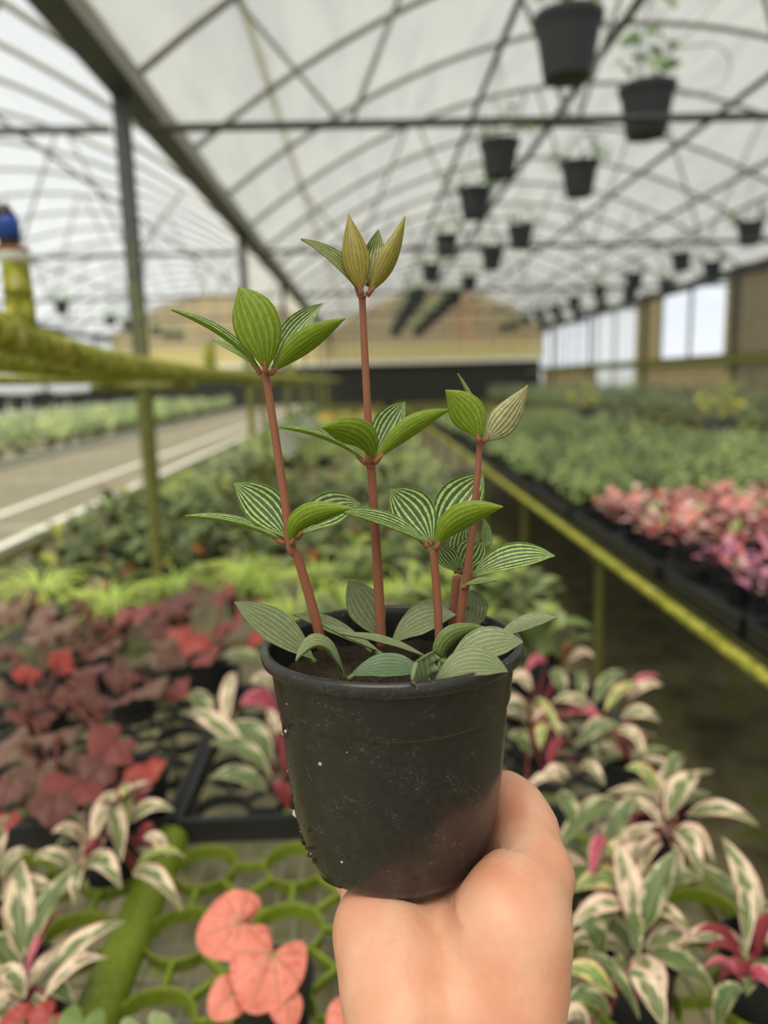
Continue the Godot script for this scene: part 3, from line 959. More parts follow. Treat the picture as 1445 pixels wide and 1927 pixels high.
	for q in bays:
		for up in 2:
			var kind: String = q[2 + up]
			var y0 := 0.27 if up == 0 else -1.45
			var y1 := 1.40 if up == 0 else 0.18
			var a: float = q[0]
			var b: float = q[1]
			if kind.begins_with("pane"):
				wn += 1
				var win := shell("window_%d" % wn)
				var n := maxi(1, roundi((a - b) / 1.3))
				for k in n:
					var za := lerpf(a, b, float(k) / n) - 0.02
					var zb := lerpf(a, b, float(k + 1) / n) + 0.02
					g = Geo.new()
					g.quad(R(wx, y0, zb), R(wx, y1, zb), R(wx, y1, za), R(wx, y0, za))
					struct("pane", g, M[kind], win)
					g = Geo.new()
					g.box(R(wx, (y0 + y1) / 2, zb - 0.02), Vector3(0.05, y1 - y0, 0.05))
					struct("mullion", g, M.steel, win)
				g = Geo.new()
				g.box(R(wx, y1 - 0.015, (a + b) / 2), Vector3(0.05, 0.03, a - b))
				struct("window_frame", g, M.steel, win)
			else:
				var n := maxi(1, roundi((a - b) / 0.42))
				for k in n:
					var za := lerpf(a, b, float(k) / n)
					var zb := lerpf(a, b, float(k + 1) / n)
					g = Geo.new()
					g.box(R(wx + (0.012 if k % 2 else 0.0), (y0 + y1) / 2, (za + zb) / 2), Vector3(0.03, y1 - y0, (za - zb) - 0.008))
					struct("board", g, M[kind], right)
	g = Geo.new()
	g.box(R(wx - 0.02, 0.225, -8.3), Vector3(0.10, 0.09, 30.0))
	struct("trim_1", g, M.algae_dark)
	g = Geo.new()
	g.tube(pts([R(4.9, 0.14, -7.0), R(4.9, 0.14, -15.0), R(4.9, 0.14, -22.8)]), [0.03], 8)
	tag(obj("water_pipe", g, M.algae_dark), "dark algae-covered pipe running along the board and glass side wall", "pipe")

func pipes() -> void:
	# the algae-covered water pipes on the left
	var t := thing("water_pipe", R(-0.5, 0.05, -1.1), "thick yellow-green algae-covered pipe with upright sprinkler stubs on top", "pipe")
	var o := t.position
	var g := Geo.new()
	g.tube(spline(pts([R(-0.47, 0.135, -0.45), R(-0.49, 0.093, -0.85), R(-0.50, 0.074, -1.12), R(-0.50, 0.046, -1.64), R(-0.50, 0.034, -3.0), R(-0.50, 0.034, -7.0), R(-0.50, 0.034, -14.0)]), 6), [0.024], 16)
	for i in g.arr[0].v.size(): g.arr[0].v[i] -= o
	obj("main_pipe", g, M.algae, t)
	g = Geo.new()
	g.tube(pts([R(-0.497, 0.082, -1.03) - o, R(-0.50, 0.075, -1.10) - o]), [0.0275], 16)
	obj("coupling", g, M.algae, t)
	for s in [[-1.13, 0.076, 1.0], [-2.45, 0.038, 0.9], [-3.8, 0.034, 0.9], [-5.2, 0.034, 0.9]]:
		g = Geo.new()
		var p := R(-0.50, s[1], s[0]) - o
		var k: float = s[2]
		g.lathe([[0.0, 0.0], [0.0205, 0.0], [0.0205, 0.045 * k], [0.0195, 0.048 * k], [0.0195, 0.062 * k], [0.0215, 0.063 * k], [0.0215, 0.066 * k], [0.0195, 0.067 * k], [0.0180, 0.118 * k], [0.0, 0.118 * k]], 16, p)
		var st := obj("sprinkler_stub", g, M.algae, t)
		g = Geo.new()
		g.lathe([[0.0, 0.105 * k], [0.0190, 0.105 * k], [0.0190, 0.123 * k], [0.0, 0.123 * k]], 16, p)
		obj("white_collar", g, M.white_plastic, st)
		g = Geo.new()
		g.lathe([[0.0, 0.122 * k], [0.0215, 0.122 * k], [0.0215, 0.125 * k], [0.0, 0.126 * k]], 16, p)
		obj("orange_washer", g, M.orange_plastic, st)
		if s[0] > -1.5:
			g = Geo.new()
			g.lathe([[0.0, 0.125], [0.016, 0.125], [0.013, 0.133], [0.016, 0.140], [0.0, 0.140]], 14, p + Vector3(-0.006, 0, 0))
			obj("nozzle_base", g, M.black_plastic, st)
			g = Geo.new()
			g.lathe([[0.0, 0.139], [0.0165, 0.139], [0.017, 0.160], [0.0145, 0.168], [0.0, 0.168]], 14, p + Vector3(-0.006, 0, 0))
			obj("nozzle_body", g, M.blue_plastic, st)
			g = Geo.new()
			g.lathe([[0.0, 0.167], [0.0155, 0.167], [0.0155, 0.172], [0.010, 0.178], [0.008, 0.184], [0.0, 0.185]], 14, p + Vector3(-0.008, 0, 0))
			obj("nozzle_cap", g, M.black_plastic, st)
	g = Geo.new()
	g.tube(spline(pts([R(-0.70, 0.082, -0.5), R(-0.70, 0.060, -1.43), R(-0.70, 0.046, -2.3), R(-0.70, 0.036, -5.0), R(-0.70, 0.03, -13.0)]), 5), [0.026], 14)
	tag(obj("water_pipe", g, M.algae), "plain yellow-green algae-covered pipe behind the one with sprinkler stubs", "pipe")
	g = Geo.new()
	g.tube(pts([R(-1.215, 0.035, -1.0), R(-1.215, 0.035, -8.0), R(-1.215, 0.035, -18.0)]), [0.019], 10)
	tag(obj("water_pipe", g, M.algae), "thin bright yellow-green pipe fixed along the gutter posts", "pipe")
	# brackets that carry the two thick pipes
	for z in [-2.05, -4.4, -6.8]:
		g = Geo.new()
		g.tube(pts([R(-0.60, -1.45, z), R(-0.60, -0.01, z)]), [0.016], 8)
		g.tube(pts([R(-0.74, 0.0, z), R(-0.46, 0.0, z)]), [0.012], 8)
		tag(obj("pipe_stand", g, M.algae_dark), "thin algae-covered stand holding up the thick water pipes", "stand", "stands under the water pipes")

# ---------------------------------------------------------------- benches
func bench(called: String, x0: float, x1: float, z0: float, z1: float, y: float, edge: String, top: String, label: String) -> Node3D:
	# a bench with edge rails, cross bars and legs; the top is set by the caller
	var t := thing(called, R((x0 + x1) / 2, -1.45, (z0 + z1) / 2), label, "bench")
	var o := t.position
	for x in [x0, x1]:
		var g := Geo.new()
		g.tube(pts([R(x, y - 0.022, z0) - o, R(x, y - 0.022, (z0 + z1) / 2) - o, R(x, y - 0.022, z1) - o]), [0.016], 10)
		obj("edge_rail", g, M[edge], t)
	var z := z0 - 0.25
	while z > z1:
		var g := Geo.new()
		g.bar(R(x0, y - 0.05, z) - o, R(x1, y - 0.05, z) - o, 0.03, 0.03)
		obj("cross_bar", g, M.algae_dark, t)
		for x in [x0 + 0.03, x1 - 0.03]:
			g = Geo.new()
			g.tube(pts([R(x, -1.45, z) - o, R(x, y - 0.05, z) - o]), [0.016], 8)
			obj("leg", g, M.algae_dark, t)
		z -= 1.35
	return t
func wire_top(t: Node3D, x0: float, x1: float, z0: float, z1: float, y: float, dx: float, dz: float, m: String) -> void:
	var g := Geo.new()
	var o := t.position
	var x := x0
	while x < x1:
		g.bar(R(x, y - 0.003, z0) - o, R(x, y - 0.003, z1) - o, 0.0022, 0.0022)
		x += dx
	var z := z0
	while z > z1:
		g.bar(R(x0, y - 0.006, z) - o, R(x1, y - 0.006, z) - o, 0.0022, 0.0022)
		z -= dz
	stuff(obj("wire_mesh", g, M[m], t))
func ring_tray(x0: float, z0: float, nx: int, nz: int, m: String, label: String) -> void:
	# a carrying tray: rings for pots, straight ribs between them and crossed ribs in the gaps
	var p := 0.118
	var t := thing("pot_tray", R(x0 + p * (nx - 1) / 2.0, -0.62, z0 - p * (nz - 1) / 2.0), label, "plant tray")
	var o := t.position
	var rg := Geo.new()
	rg.lathe([[0.0385, 0.0], [0.0400, 0.0], [0.0410, 0.0145], [0.0422, 0.0147], [0.0422, 0.0170], [0.0394, 0.0170], [0.0390, 0.0145], [0.0372, 0.0], [0.0385, 0.0]], 36)
	var rm := rg.mesh()
	var hb := Geo.new()
	hb.box(Vector3.ZERO, Vector3(p - 0.083, 0.009, 0.0055))
	var bm := hb.mesh()
	var db := Geo.new()
	db.box(Vector3.ZERO, Vector3(p * 1.4142 - 0.083, 0.009, 0.0055))
	var dm := db.mesh()
	for i in nx:
		for j in nz:
			var c := R(x0 + p * i, -0.62, z0 - p * j) - o
			var r := obj("ring", rm, M[m], t)
			r.position = c
			if i < nx - 1:
				r = obj("rib", bm, M[m], t)
				r.position = c + Vector3(p / 2, 0.0115, 0)
			if j < nz - 1:
				r = obj("rib", bm, M[m], t)
				r.position = c + Vector3(0, 0.0115, -p / 2)
				r.rotation.y = PI / 2
			if i < nx - 1 and j < nz - 1:
				for s in [-1, 1]:
					r = obj("rib", dm, M[m], t)
					r.position = c + Vector3(p / 2, 0.011 + 0.0005 * s, -p / 2)
					r.rotation.y = s * PI / 4
	if m != "black_plastic": return
	var fg := Geo.new()
	var w := p * (nx - 1) / 2.0 + 0.052
	var d := p * (nz - 1) / 2.0 + 0.052
	for s in [-1, 1]:
		fg.box(Vector3(s * w, 0.018, 0), Vector3(0.010, 0.034, d * 2))
		fg.box(Vector3(0, 0.018, s * d), Vector3(w * 2, 0.034, 0.010))
	obj("rim_frame", fg, M[m], t)
func flat_tray(x0: float, x1: float, z0: float, z1: float, y: float, label: String, group: String) -> Node3D:
	var t := thing("flat_tray", R((x0 + x1) / 2, y, (z0 + z1) / 2), label, "plant tray", group)
	var g := Geo.new()
	var w := absf(x1 - x0)
	var d := absf(z1 - z0)
	g.box(Vector3(0, 0.004, 0), Vector3(w, 0.008, d))
	obj("tray_floor", g, M.black_plastic, t)
	g = Geo.new()
	for s in [-1, 1]:
		g.box(Vector3(s * (w / 2 - 0.004), 0.028, 0), Vector3(0.008, 0.05, d))
		g.box(Vector3(0, 0.028, s * (d / 2 - 0.004)), Vector3(w, 0.05, 0.008))
	obj("tray_rim", g, M.black_plastic, t)
	return t

# ---------------------------------------------------------------- plants on the near bench
func in_ring(p: Vector3) -> Vector3:      # the pot ring nearest to a place on the near bench
	var x0 := -0.225 if p.x > -0.284 else -0.815
	var z0 := -0.51 if p.z > -0.925 else -0.99
	return Vector3(x0 + 0.118 * clampi(roundi((p.x - x0) / 0.118), 0, 5), p.y, z0 - 0.118 * clampi(roundi((z0 - p.z) / 0.118), 0, 3 if z0 > -0.9 or x0 > -0.5 else 4))
func tri_plant(foot: Vector3, pot_h: float, pot_m: String, yb: float, label: String, leaves: Array, s: int) -> void:
	foot = in_ring(foot)
	var t := thing("variegated_plant", foot, label, "potted plant", "variegated plants on the near bench")
	rng.seed = s
	var p := obj("pot", pot_mesh(0.029, 0.037, pot_h), M[pot_m], t)
	obj("soil", soil_mesh(0.0355, pot_h * 0.86, s), M.soil, t)
	var crown := foot + Vector3(0, pot_h * 0.85, 0)
	for f in leaves:
		var a := on(f[0], f[1], yb + rng.randf_range(-0.01, 0.012))
		var lift := 0.022 if f[3] < f[1] else -0.004
		var b := on(f[2], f[3], yb + lift)
		if a.distance_to(b) > 0.17: b = a + (b - a) * 0.17 / a.distance_to(b)
		var d := (a - Vector3(0, EH, 0)).dot(FW)
		var mid := (a + b) / 2 + Vector3(0, 0.010 + 0.07 * a.distance_to(b), 0)
		var g := px_leaf(a, mid, b, f[4] * 0.50 * d / F, rng.randf_range(22, 52), 0.25, 12, 9, 0.44, 1.55, 0.0, 0.02, 0.0005, 0.0)
		g.surface()
		g.tube(bez(crown, (crown + a) / 2 + Vector3(0, 0.015, 0), a + (b - a) * 0.06, 6), [0.0024, 0.0022, 0.002, 0.0018, 0.0016, 0.0012, 0.0008], 6)
		for q in g.arr:
			for i in q.v.size(): q.v[i] -= foot
		var kind: String = f[5]
		obj("leaf", g, [M.crimson if kind == "x" else M["tri_" + kind], M.crimson if rng.randf() < 0.35 else M.pink_under, M.crimson], t)
	for k in 8:
		var o := obj("leaf", M["_tri%d" % (k % 3)], [M[["tri_a", "tri_c", "tri_b", "tri_c"][(k + s) % 4]], M.crimson if k % 3 == 0 else M.pink_under], t)
		var a := k * 2.4 + s
		o.transform = Transform3D(Basis(Vector3.UP, a).scaled(Vector3.ONE * rng.randf_range(0.75, 1.1)), Vector3(cos(a) * 0.006, pot_h * 0.82 + 0.012 * (k % 3), -sin(a) * 0.006))
func near_plants() -> void:
	var y := -0.62
	M["_tri0"] = arc_leaf(0.085, 0.015, 55, -25, 0.25, 9, 7, 0.46, 1.6)
	M["_tri1"] = arc_leaf(0.075, 0.016, 30, -40, 0.25, 9, 7, 0.46, 1.6)
	M["_tri2"] = arc_leaf(0.09, 0.014, 72, 15, 0.25, 9, 7, 0.46, 1.6)
	tri_plant(R(-0.343, y, -0.86), 0.075, "black_plastic", -0.525, "variegated green, cream and pink plant standing beside the green bench tube", [[165, 1570, 62, 1530, 36, "a"], [168, 1592, 97, 1568, 28, "b"], [175, 1590, 222, 1490, 42, "b"], [228, 1622, 205, 1500, 48, "a"], [240, 1545, 238, 1475, 28, "y"], [238, 1552, 328, 1527, 32, "a"], [318, 1612, 270, 1580, 28, "b"], [140, 1637, 62, 1620, 32, "a"], [150, 1640, 142, 1708, 38, "a"], [168, 1622, 228, 1674, 46, "a"], [250, 1642, 343, 1717, 42, "a"], [255, 1632, 350, 1615, 18, "y"], [262, 1600, 290, 1560, 26, "x"], [190, 1590, 160, 1620, 20, "x"]], 101)
	tri_plant(R(-0.485, y, -0.80), 0.075, "black_plastic", -0.525, "variegated plant at the tray edge left of the one by the green tube", [[0, 1652, 60, 1603, 24, "a"], [0, 1692, 112, 1682, 38, "a"], [-10, 1650, 10, 1560, 36, "b"], [0, 1720, 50, 1760, 30, "a"], [-30, 1650, -70, 1600, 40, "a"]], 102)
	tri_plant(R(-0.365, y, -0.68), 0.075, "black_plastic", -0.535, "variegated plant with long upright dark-green and cream leaves over the grey wire mesh", [[60, 1882, 238, 1735, 50, "a"], [80, 1884, 204, 1803, 32, "b"], [45, 1842, 120, 1715, 20, "p"], [48, 1876, 112, 1798, 20, "b"], [46, 1880, 0, 1832, 42, "a"], [40, 1887, -14, 1908, 32, "b"], [60, 1890, 90, 1935, 36, "a"]], 103)
	tri_plant(R(-0.155, y, -1.075), 0.075, "green_pot", -0.50, "variegated plant with crimson-backed leaves in an emerald green pot in the black tray", [[505, 1252, 410, 1240, 26, "c"], [395, 1367, 360, 1303, 42, "c"], [425, 1377, 443, 1248, 38, "b"], [468, 1437, 345, 1338, 46, "a"], [512, 1432, 428, 1368, 64, "c"], [510, 1462, 393, 1400, 54, "c"], [502, 1490, 395, 1465, 38, "c"], [525, 1335, 450, 1328, 42, "p"], [522, 1402, 505, 1335, 24, "b"], [535, 1462, 520, 1378, 34, "x"], [542, 1525, 515, 1478, 34, "x"], [530, 1300, 470, 1285, 34, "b"], [560, 1390, 600, 1300, 40, "a"], [560, 1460, 640, 1420, 40, "a"]], 104)
	tri_plant(R(0.25, y, -1.12), 0.075, "black_plastic", -0.50, "bushy variegated plant with crimson new leaves at the back of the black tray", [[1000, 1424, 955, 1388, 32, "c"], [1122, 1343, 1037, 1323, 26, "a"], [1118, 1327, 1176, 1267, 34, "c"], [1061, 1315, 1037, 1263, 34, "c"], [1089, 1323, 1093, 1267, 32, "c"], [1069, 1247, 1118, 1237, 18, "b"], [1061, 1247, 1073, 1215, 16, "x"], [1029, 1247, 989, 1267, 24, "p"], [1053, 1388, 1005, 1315, 18, "y"], [1017, 1412, 1025, 1364, 28, "y"], [1081, 1408, 1170, 1368, 32, "c"], [1089, 1448, 1138, 1481, 32, "a"], [1033, 1448, 1061, 1392, 34, "x"], [1021, 1465, 1073, 1465, 26, "b"], [985, 1497, 1061, 1469, 26, "b"], [1000, 1300, 960, 1280, 40, "b"], [990, 1350, 950, 1330, 40, "a"]], 105)
	tri_plant(R(0.335, y, -1.02), 0.075, "black_plastic", -0.505, "variegated plant with brown-tipped leaves leaning over the aisle", [[1138, 1342, 1203, 1290, 28, "y"], [1175, 1310, 1243, 1275, 20, "p"], [1178, 1321, 1247, 1291, 24, "b"], [1170, 1352, 1243, 1360, 30, "a"], [1162, 1376, 1216, 1424, 32, "b"], [1150, 1365, 1090, 1400, 30, "a"], [1140, 1370, 1120, 1430, 30, "c"], [1130, 1350, 1060, 1350, 26, "p"]], 106)
	tri_plant(R(0.358, y, -0.86), 0.075, "black_plastic", -0.515, "large variegated plant with cream-edged leaves spread over the bench edge by the aisle", [[1255, 1483, 1283, 1423, 36, "c"], [1243, 1495, 1177, 1447, 36, "y"], [1251, 1561, 1166, 1508, 28, "b"], [1255, 1543, 1312, 1458, 54, "a"], [1291, 1535, 1428, 1556, 38, "a"], [1275, 1558, 1344, 1624, 36, "b"], [1271, 1562, 1320, 1656, 46, "a"], [1239, 1573, 1160, 1668, 54, "b"], [1243, 1582, 1198, 1664, 32, "b"], [1263, 1592, 1284, 1652, 22, "b"], [1178, 1517, 1041, 1606, 60, "c"], [1081, 1563, 1048, 1493, 44, "c"], [1162, 1553, 1202, 1569, 22, "x"], [1113, 1650, 1138, 1573, 32, "p"]], 107)
	tri_plant(R(0.285, y, -0.79), 0.075, "black_plastic", -0.53, "variegated plant with an orange sprout among drooping green leaves", [[1186, 1672, 1077, 1679, 50, "y"], [1202, 1687, 1324, 1660, 44, "c"], [1178, 1707, 1067, 1752, 40, "b"], [1180, 1714, 1200, 1817, 44, "c"], [1206, 1714, 1304, 1763, 32, "a"], [1146, 1628, 1170, 1592, 32, "y"], [1138, 1797, 1088, 1746, 54, "c"], [1196, 1684, 1208, 1664, 16, "x"], [1150, 1720, 1110, 1830, 40, "c"]], 108)
	tri_plant(R(0.21, y, -0.615), 0.075, "black_plastic", -0.535, "variegated plant with slim pointed leaves in the green ring tray behind the wrist", [[1203, 1918, 1104, 1793, 38, "c"], [1252, 1938, 1180, 1826, 54, "a"], [1158, 1878, 1052, 1830, 48, "y"], [1150, 1910, 1060, 1890, 40, "c"], [1110, 1940, 1060, 1925, 44, "b"]], 109)
	tri_plant(R(0.335, y, -0.66), 0.075, "black_plastic", -0.53, "variegated plant with bright magenta leaf stalks at the bench edge by the aisle", [[1396, 1796, 1306, 1758, 28, "x"], [1404, 1792, 1399, 1648, 40, "a"], [1424, 1804, 1452, 1720, 36, "x"], [1404, 1816, 1322, 1795, 26, "x"], [1396, 1848, 1322, 1822, 22, "p"], [1404, 1844, 1462, 1872, 42, "p"], [1344, 1938, 1397, 1858, 60, "c"], [1410, 1830, 1350, 1850, 30, "x"]], 110)
	# burgundy plants: [px, py, size px, look]
	var lob := [lobed(1.0, 0, 0.25), lobed(1.0, 1, 0.35), lobed(1.0, 1, 0.1)]
	var red := [
		[[-0.46, -0.99], "burgundy plant with broad brown leaves at the near end of its tray", [[60, 1350, 62, "a"], [30, 1402, 74, "c"], [112, 1382, 62, "c"], [70, 1452, 66, "c"], [18, 1474, 46, "a"], [100, 1505, 56, "a"], [10, 1540, 44, "d"], [140, 1430, 50, "c"]]],
		[[-0.375, -1.03], "burgundy plant with two large wine-red leaves beside the black tray", [[170, 1332, 62, "a"], [217, 1396, 70, "b"], [150, 1474, 84, "b"], [272, 1440, 50, "d"], [250, 1478, 46, "b"], [190, 1440, 50, "a"], [130, 1320, 44, "a"]]],
		[[-0.60, -1.26], "burgundy plant with small bright red young leaves", [[120, 1226, 28, "d"], [110, 1254, 38, "d"], [50, 1272, 34, "d"], [20, 1230, 50, "c"], [80, 1200, 46, "c"], [150, 1280, 44, "a"], [60, 1310, 44, "a"], [10, 1300, 40, "c"]]],
		[[-0.47, -1.31], "burgundy plant with rusty brown leaves in the middle of the red group", [[182, 1256, 48, "a"], [282, 1288, 50, "c"], [202, 1216, 48, "c"], [302, 1226, 52, "c"], [240, 1310, 40, "a"], [330, 1295, 40, "b"], [230, 1265, 44, "a"]]],
		[[-0.345, -1.42], "burgundy plant with tall red leaves behind the black pot", [[360, 1196, 54, "d"], [432, 1180, 64, "b"], [422, 1122, 44, "b"], [345, 1136, 48, "a"], [322, 1152, 44, "a"], [470, 1150, 50, "b"], [390, 1230, 44, "b"], [475, 1200, 40, "d"], [375, 1105, 36, "c"]]],
		[[-0.62, -1.55], "burgundy plant with grey-brown leaves behind the rusty one", [[62, 1132, 38, "c"], [86, 1162, 48, "c"], [165, 1146, 50, "a"], [250, 1156, 58, "b"], [20, 1160, 46, "c"], [205, 1180, 46, "a"], [130, 1190, 44, "c"], [290, 1180, 40, "a"], [180, 1110, 34, "c"]]]]
	var k := 0
	for q in red:
		rng.seed = 200 + k
		k += 1
		var foot := in_ring(R(q[0][0], -0.62, q[0][1]))
		var t := thing("burgundy_plant", foot, q[1], "potted plant", "burgundy plants")
		obj("pot", pot_mesh(0.034, 0.045, 0.085), M.black_plastic, t)
		obj("soil", soil_mesh(0.043, 0.074, k), M.soil, t)
		for f in q[2]:
			var c := on(f[0], f[1], -0.50 + rng.randf_range(-0.02, 0.02))
			var d := (c - Vector3(0, EH, 0)).dot(FW)
			var up := (Vector3.UP * 1.0 + (Vector3(0, EH, 0) - c).normalized() * 0.9 + Vector3(rng.randf_range(-1.0, 1.0), 0, rng.randf_range(-0.9, 0.5))).normalized()
			var out := c - foot
			out.y = -0.02
			out = (out - up * out.dot(up)).normalized()
			var b := Basis(out, up, out.cross(up)).scaled_local(Vector3.ONE * (f[2] * 0.88 * d / F))
			var g := Geo.new()
			var src: Dictionary = lob[rng.randi() % 3].arr[0]
			g.cur.v = src.v.duplicate()
			g.cur.u = src.u.duplicate()
			g.cur.i = src.i.duplicate()
			g.cur.n = src.n.duplicate()
			for i in g.cur.v.size():
				g.cur.v[i] = b * g.cur.v[i] + c - foot
				g.cur.n[i] = (b.orthonormalized() * g.cur.n[i])
			g.surface()
			g.tube(bez(Vector3(0, 0.07, 0), (c - foot) * 0.5 + Vector3(0, 0.05, 0), c - foot - up * 0.001, 6), [0.0022], 6)
			obj("leaf", g, [M["red_" + f[3]], M.stalk_red], t)
	# pink heart-leaved plants
	for q in [[[-0.112, -0.645], "pink heart-leaved plant with green veins in the green ring tray", [[452, 1735, 82, -0.1, 3.0], [512, 1795, 92, 0.2, 1.9], [438, 1868, 50, 0.3, 2.4], [535, 1885, 42, 0.2, 1.0]]], [[-0.002, -0.60], "small pink heart-leaved plant mostly hidden by the wrist", [[655, 1908, 50, 0.1, 2.0], [690, 1960, 50, 0.1, 0.5]]], [[-0.25, -0.50], "red and green heart-leaved plant beside the foot of the green bench tube", [[40, 1925, 46, -0.2, 3.0], [95, 1912, 44, 0.0, 2.2], [155, 1922, 56, 0.1, 1.6], [230, 1950, 46, 0.2, 0.6], [290, 1935, 40, 0.2, 0.2]]]]:
		var foot := in_ring(R(q[0][0], -0.62, q[0][1]))
		var t := thing("pink_heart_leaf_plant", foot, q[1], "potted plant")
		obj("pot", pot_mesh(0.031, 0.039, 0.062), M.black_plastic, t)
		obj("soil", soil_mesh(0.037, 0.055, 9), M.soil, t)
		var heart: Dictionary = lobed(1.0, 2, 0.3).arr[0]
		for f in q[2]:
			var c := on(f[0], f[1], -0.50 if f[2] > 60 else -0.525)
			var d := (c - Vector3(0, EH, 0)).dot(FW)
			var up := (Vector3.UP * 0.75 + (Vector3(0, EH, 0) - c).normalized() + Vector3(f[3], 0, 0)).normalized()
			var out := Vector3(cos(f[4]), -0.3, sin(f[4]))
			out = (out - up * out.dot(up)).normalized()
			var b := Basis(out, up, out.cross(up)).scaled_local(Vector3.ONE * (f[2] * d / F))
			var g := Geo.new()
			for i in heart.v.size():
				g.cur.v.append(b * heart.v[i] + c - foot)
				g.cur.n.append(b.orthonormalized() * heart.n[i])
			g.cur.u = heart.u
			g.cur.i = heart.i
			g.surface()
			g.tube(bez(Vector3(0, 0.05, 0), (c - foot) * 0.5 + Vector3(0, 0.03, 0.01), c - foot - up * 0.001, 6), [0.0016], 6)
			var third: bool = q[0][0] < -0.2
			obj("leaf", g, [M.cal if not third else (M.red_d if f[0] < 100 else (M.seed_b if f[0] < 200 else M.leaf_b)), M.stalk_green], t)

# ---------------------------------------------------------------- plants further off
func foliage(n: int, r: float, h: float, l: float, w: float, s: int, e0 := 60.0, e1 := -10.0) -> Geo:
	# a clump: n small leaves on a dome of radius r and height h
	var g := Geo.new()
	var q := RandomNumberGenerator.new()
	q.seed = s
	for k in n:
		var a := q.randf() * TAU
		var rr := sqrt(q.randf()) * r
		var o := Vector3(cos(a) * rr, h * (0.35 + 0.65 * q.randf()) * sqrt(maxf(0.0, 1.0 - 0.75 * rr * rr / (r * r))), sin(a) * rr)
		var az := a + q.randf_range(-1.2, 1.2)
		var le := l * q.randf_range(0.7, 1.25)
		var el := deg_to_rad(lerpf(e0, e1, clampf(rr / r + q.randf_range(-0.3, 0.3), 0, 1)))
		var f := Vector3(cos(az) * cos(el), sin(el), sin(az) * cos(el))
		var sd := Vector3(-sin(az), 0, cos(az)).rotated(f, q.randf_range(-0.5, 0.5))
		var up := f.cross(sd)
		if up.y < 0:
			up = -up
			sd = -sd
		var rows := []
		for i in 4:
			var t := i / 3.0
			var ww: float = [0.12, 0.95, 0.85, 0.02][i] * w
			var m := o + f * le * t - Vector3(0, 0.35 * le * t * t, 0)
			rows.append(pts([m - sd * ww + up * ww * 0.25, m, m + sd * ww + up * ww * 0.25]))
		g.grid(rows)
	return g
func straps(n: int, l: float, w: float, s: int) -> Geo:
	# a fountain of narrow drooping blades
	var g := Geo.new()
	var q := RandomNumberGenerator.new()
	q.seed = s
	for k in n:
		var a := q.randf() * TAU
		var e := deg_to_rad(q.randf_range(58, 88))
		var le := l * q.randf_range(0.65, 1.15)
		var p := Vector3(cos(a), 0, sin(a)) * 0.01
		var rows := []
		var drop := deg_to_rad(q.randf_range(110, 165))
		for i in 9:
			var t := i / 8.0
			var sd := Vector3(-sin(a), 0, cos(a)) * w * (1.0 - t * t * 0.9)
			rows.append(pts([p - sd, p + Vector3(0, 0.001, 0), p + sd]))
			var el := e - drop * t
			p += Vector3(cos(a) * cos(el), sin(el), sin(a) * cos(el)) * le / 8.0
		g.grid(rows)
	return g
func clump(called: String, label: String, group: String, pot: Mesh, pot_m: String, f: Mesh, fm: String, y: float) -> Node3D:
	var t := thing(called, Vector3.ZERO, label, "potted plant", group)
	obj("pot", pot, M[pot_m], t)
	var o := stuff(obj("foliage", f, M[fm], t))
	o.position.y = y
	return t
func spread(protos: Array, called: String, spots: Array, s: int) -> void:
	# puts the first plants at the first spots and copies at the rest
	var q := RandomNumberGenerator.new()
	q.seed = s
	for i in spots.size():
		var turn := q.randf() * TAU
		var sc := q.randf_range(0.86, 1.04)
		var k := i if i < protos.size() else q.randi() % protos.size()
		if i < protos.size():
			protos[k].transform = Transform3D(Basis(Vector3.UP, turn).scaled(Vector3.ONE * sc), spots[i])
		else:
			copy(protos[k], called, spots[i], turn, sc)
func field(x0: float, x1: float, z0: float, z1: float, dx: float, dz: float, y: float, s: int, jit := 0.15) -> Array:
	var q := RandomNumberGenerator.new()
	q.seed = s
	var o := []
	var z := z0
	while z > z1:
		var x := x0
		while x <= x1 + 0.001:
			o.append(R(x + q.randf_range(-jit, jit) * dx, y, z + q.randf_range(-jit, jit) * dz))
			x += dx
		z -= dz
	return o
func leafy(called: String, label: String, group: String, n: int, meshes: Array, mats: Array, s: int, h := 0.13) -> Node3D:
	# a pot plant whose leaves are parts of their own
	var t := thing(called, Vector3.ZERO, label, "potted plant", group)
	var q := RandomNumberGenerator.new()
	q.seed = s
	obj("pot", M["_pot_small"], M.black_plastic, t)
	for k in n:
		var o := obj("leaf", meshes[q.randi() % meshes.size()], mats[q.randi() % mats.size()], t)
		var a := k * 2.4 + q.randf_range(-0.4, 0.4)
		var rr := q.randf_range(0.0, 0.05)
		o.transform = Transform3D(Basis(Vector3.UP, a).scaled(Vector3.ONE * q.randf_range(0.7, 1.15)), Vector3(cos(a) * rr, 0.07 + h * q.randf() * (1.0 - rr * 9.0), -sin(a) * rr))
	return t
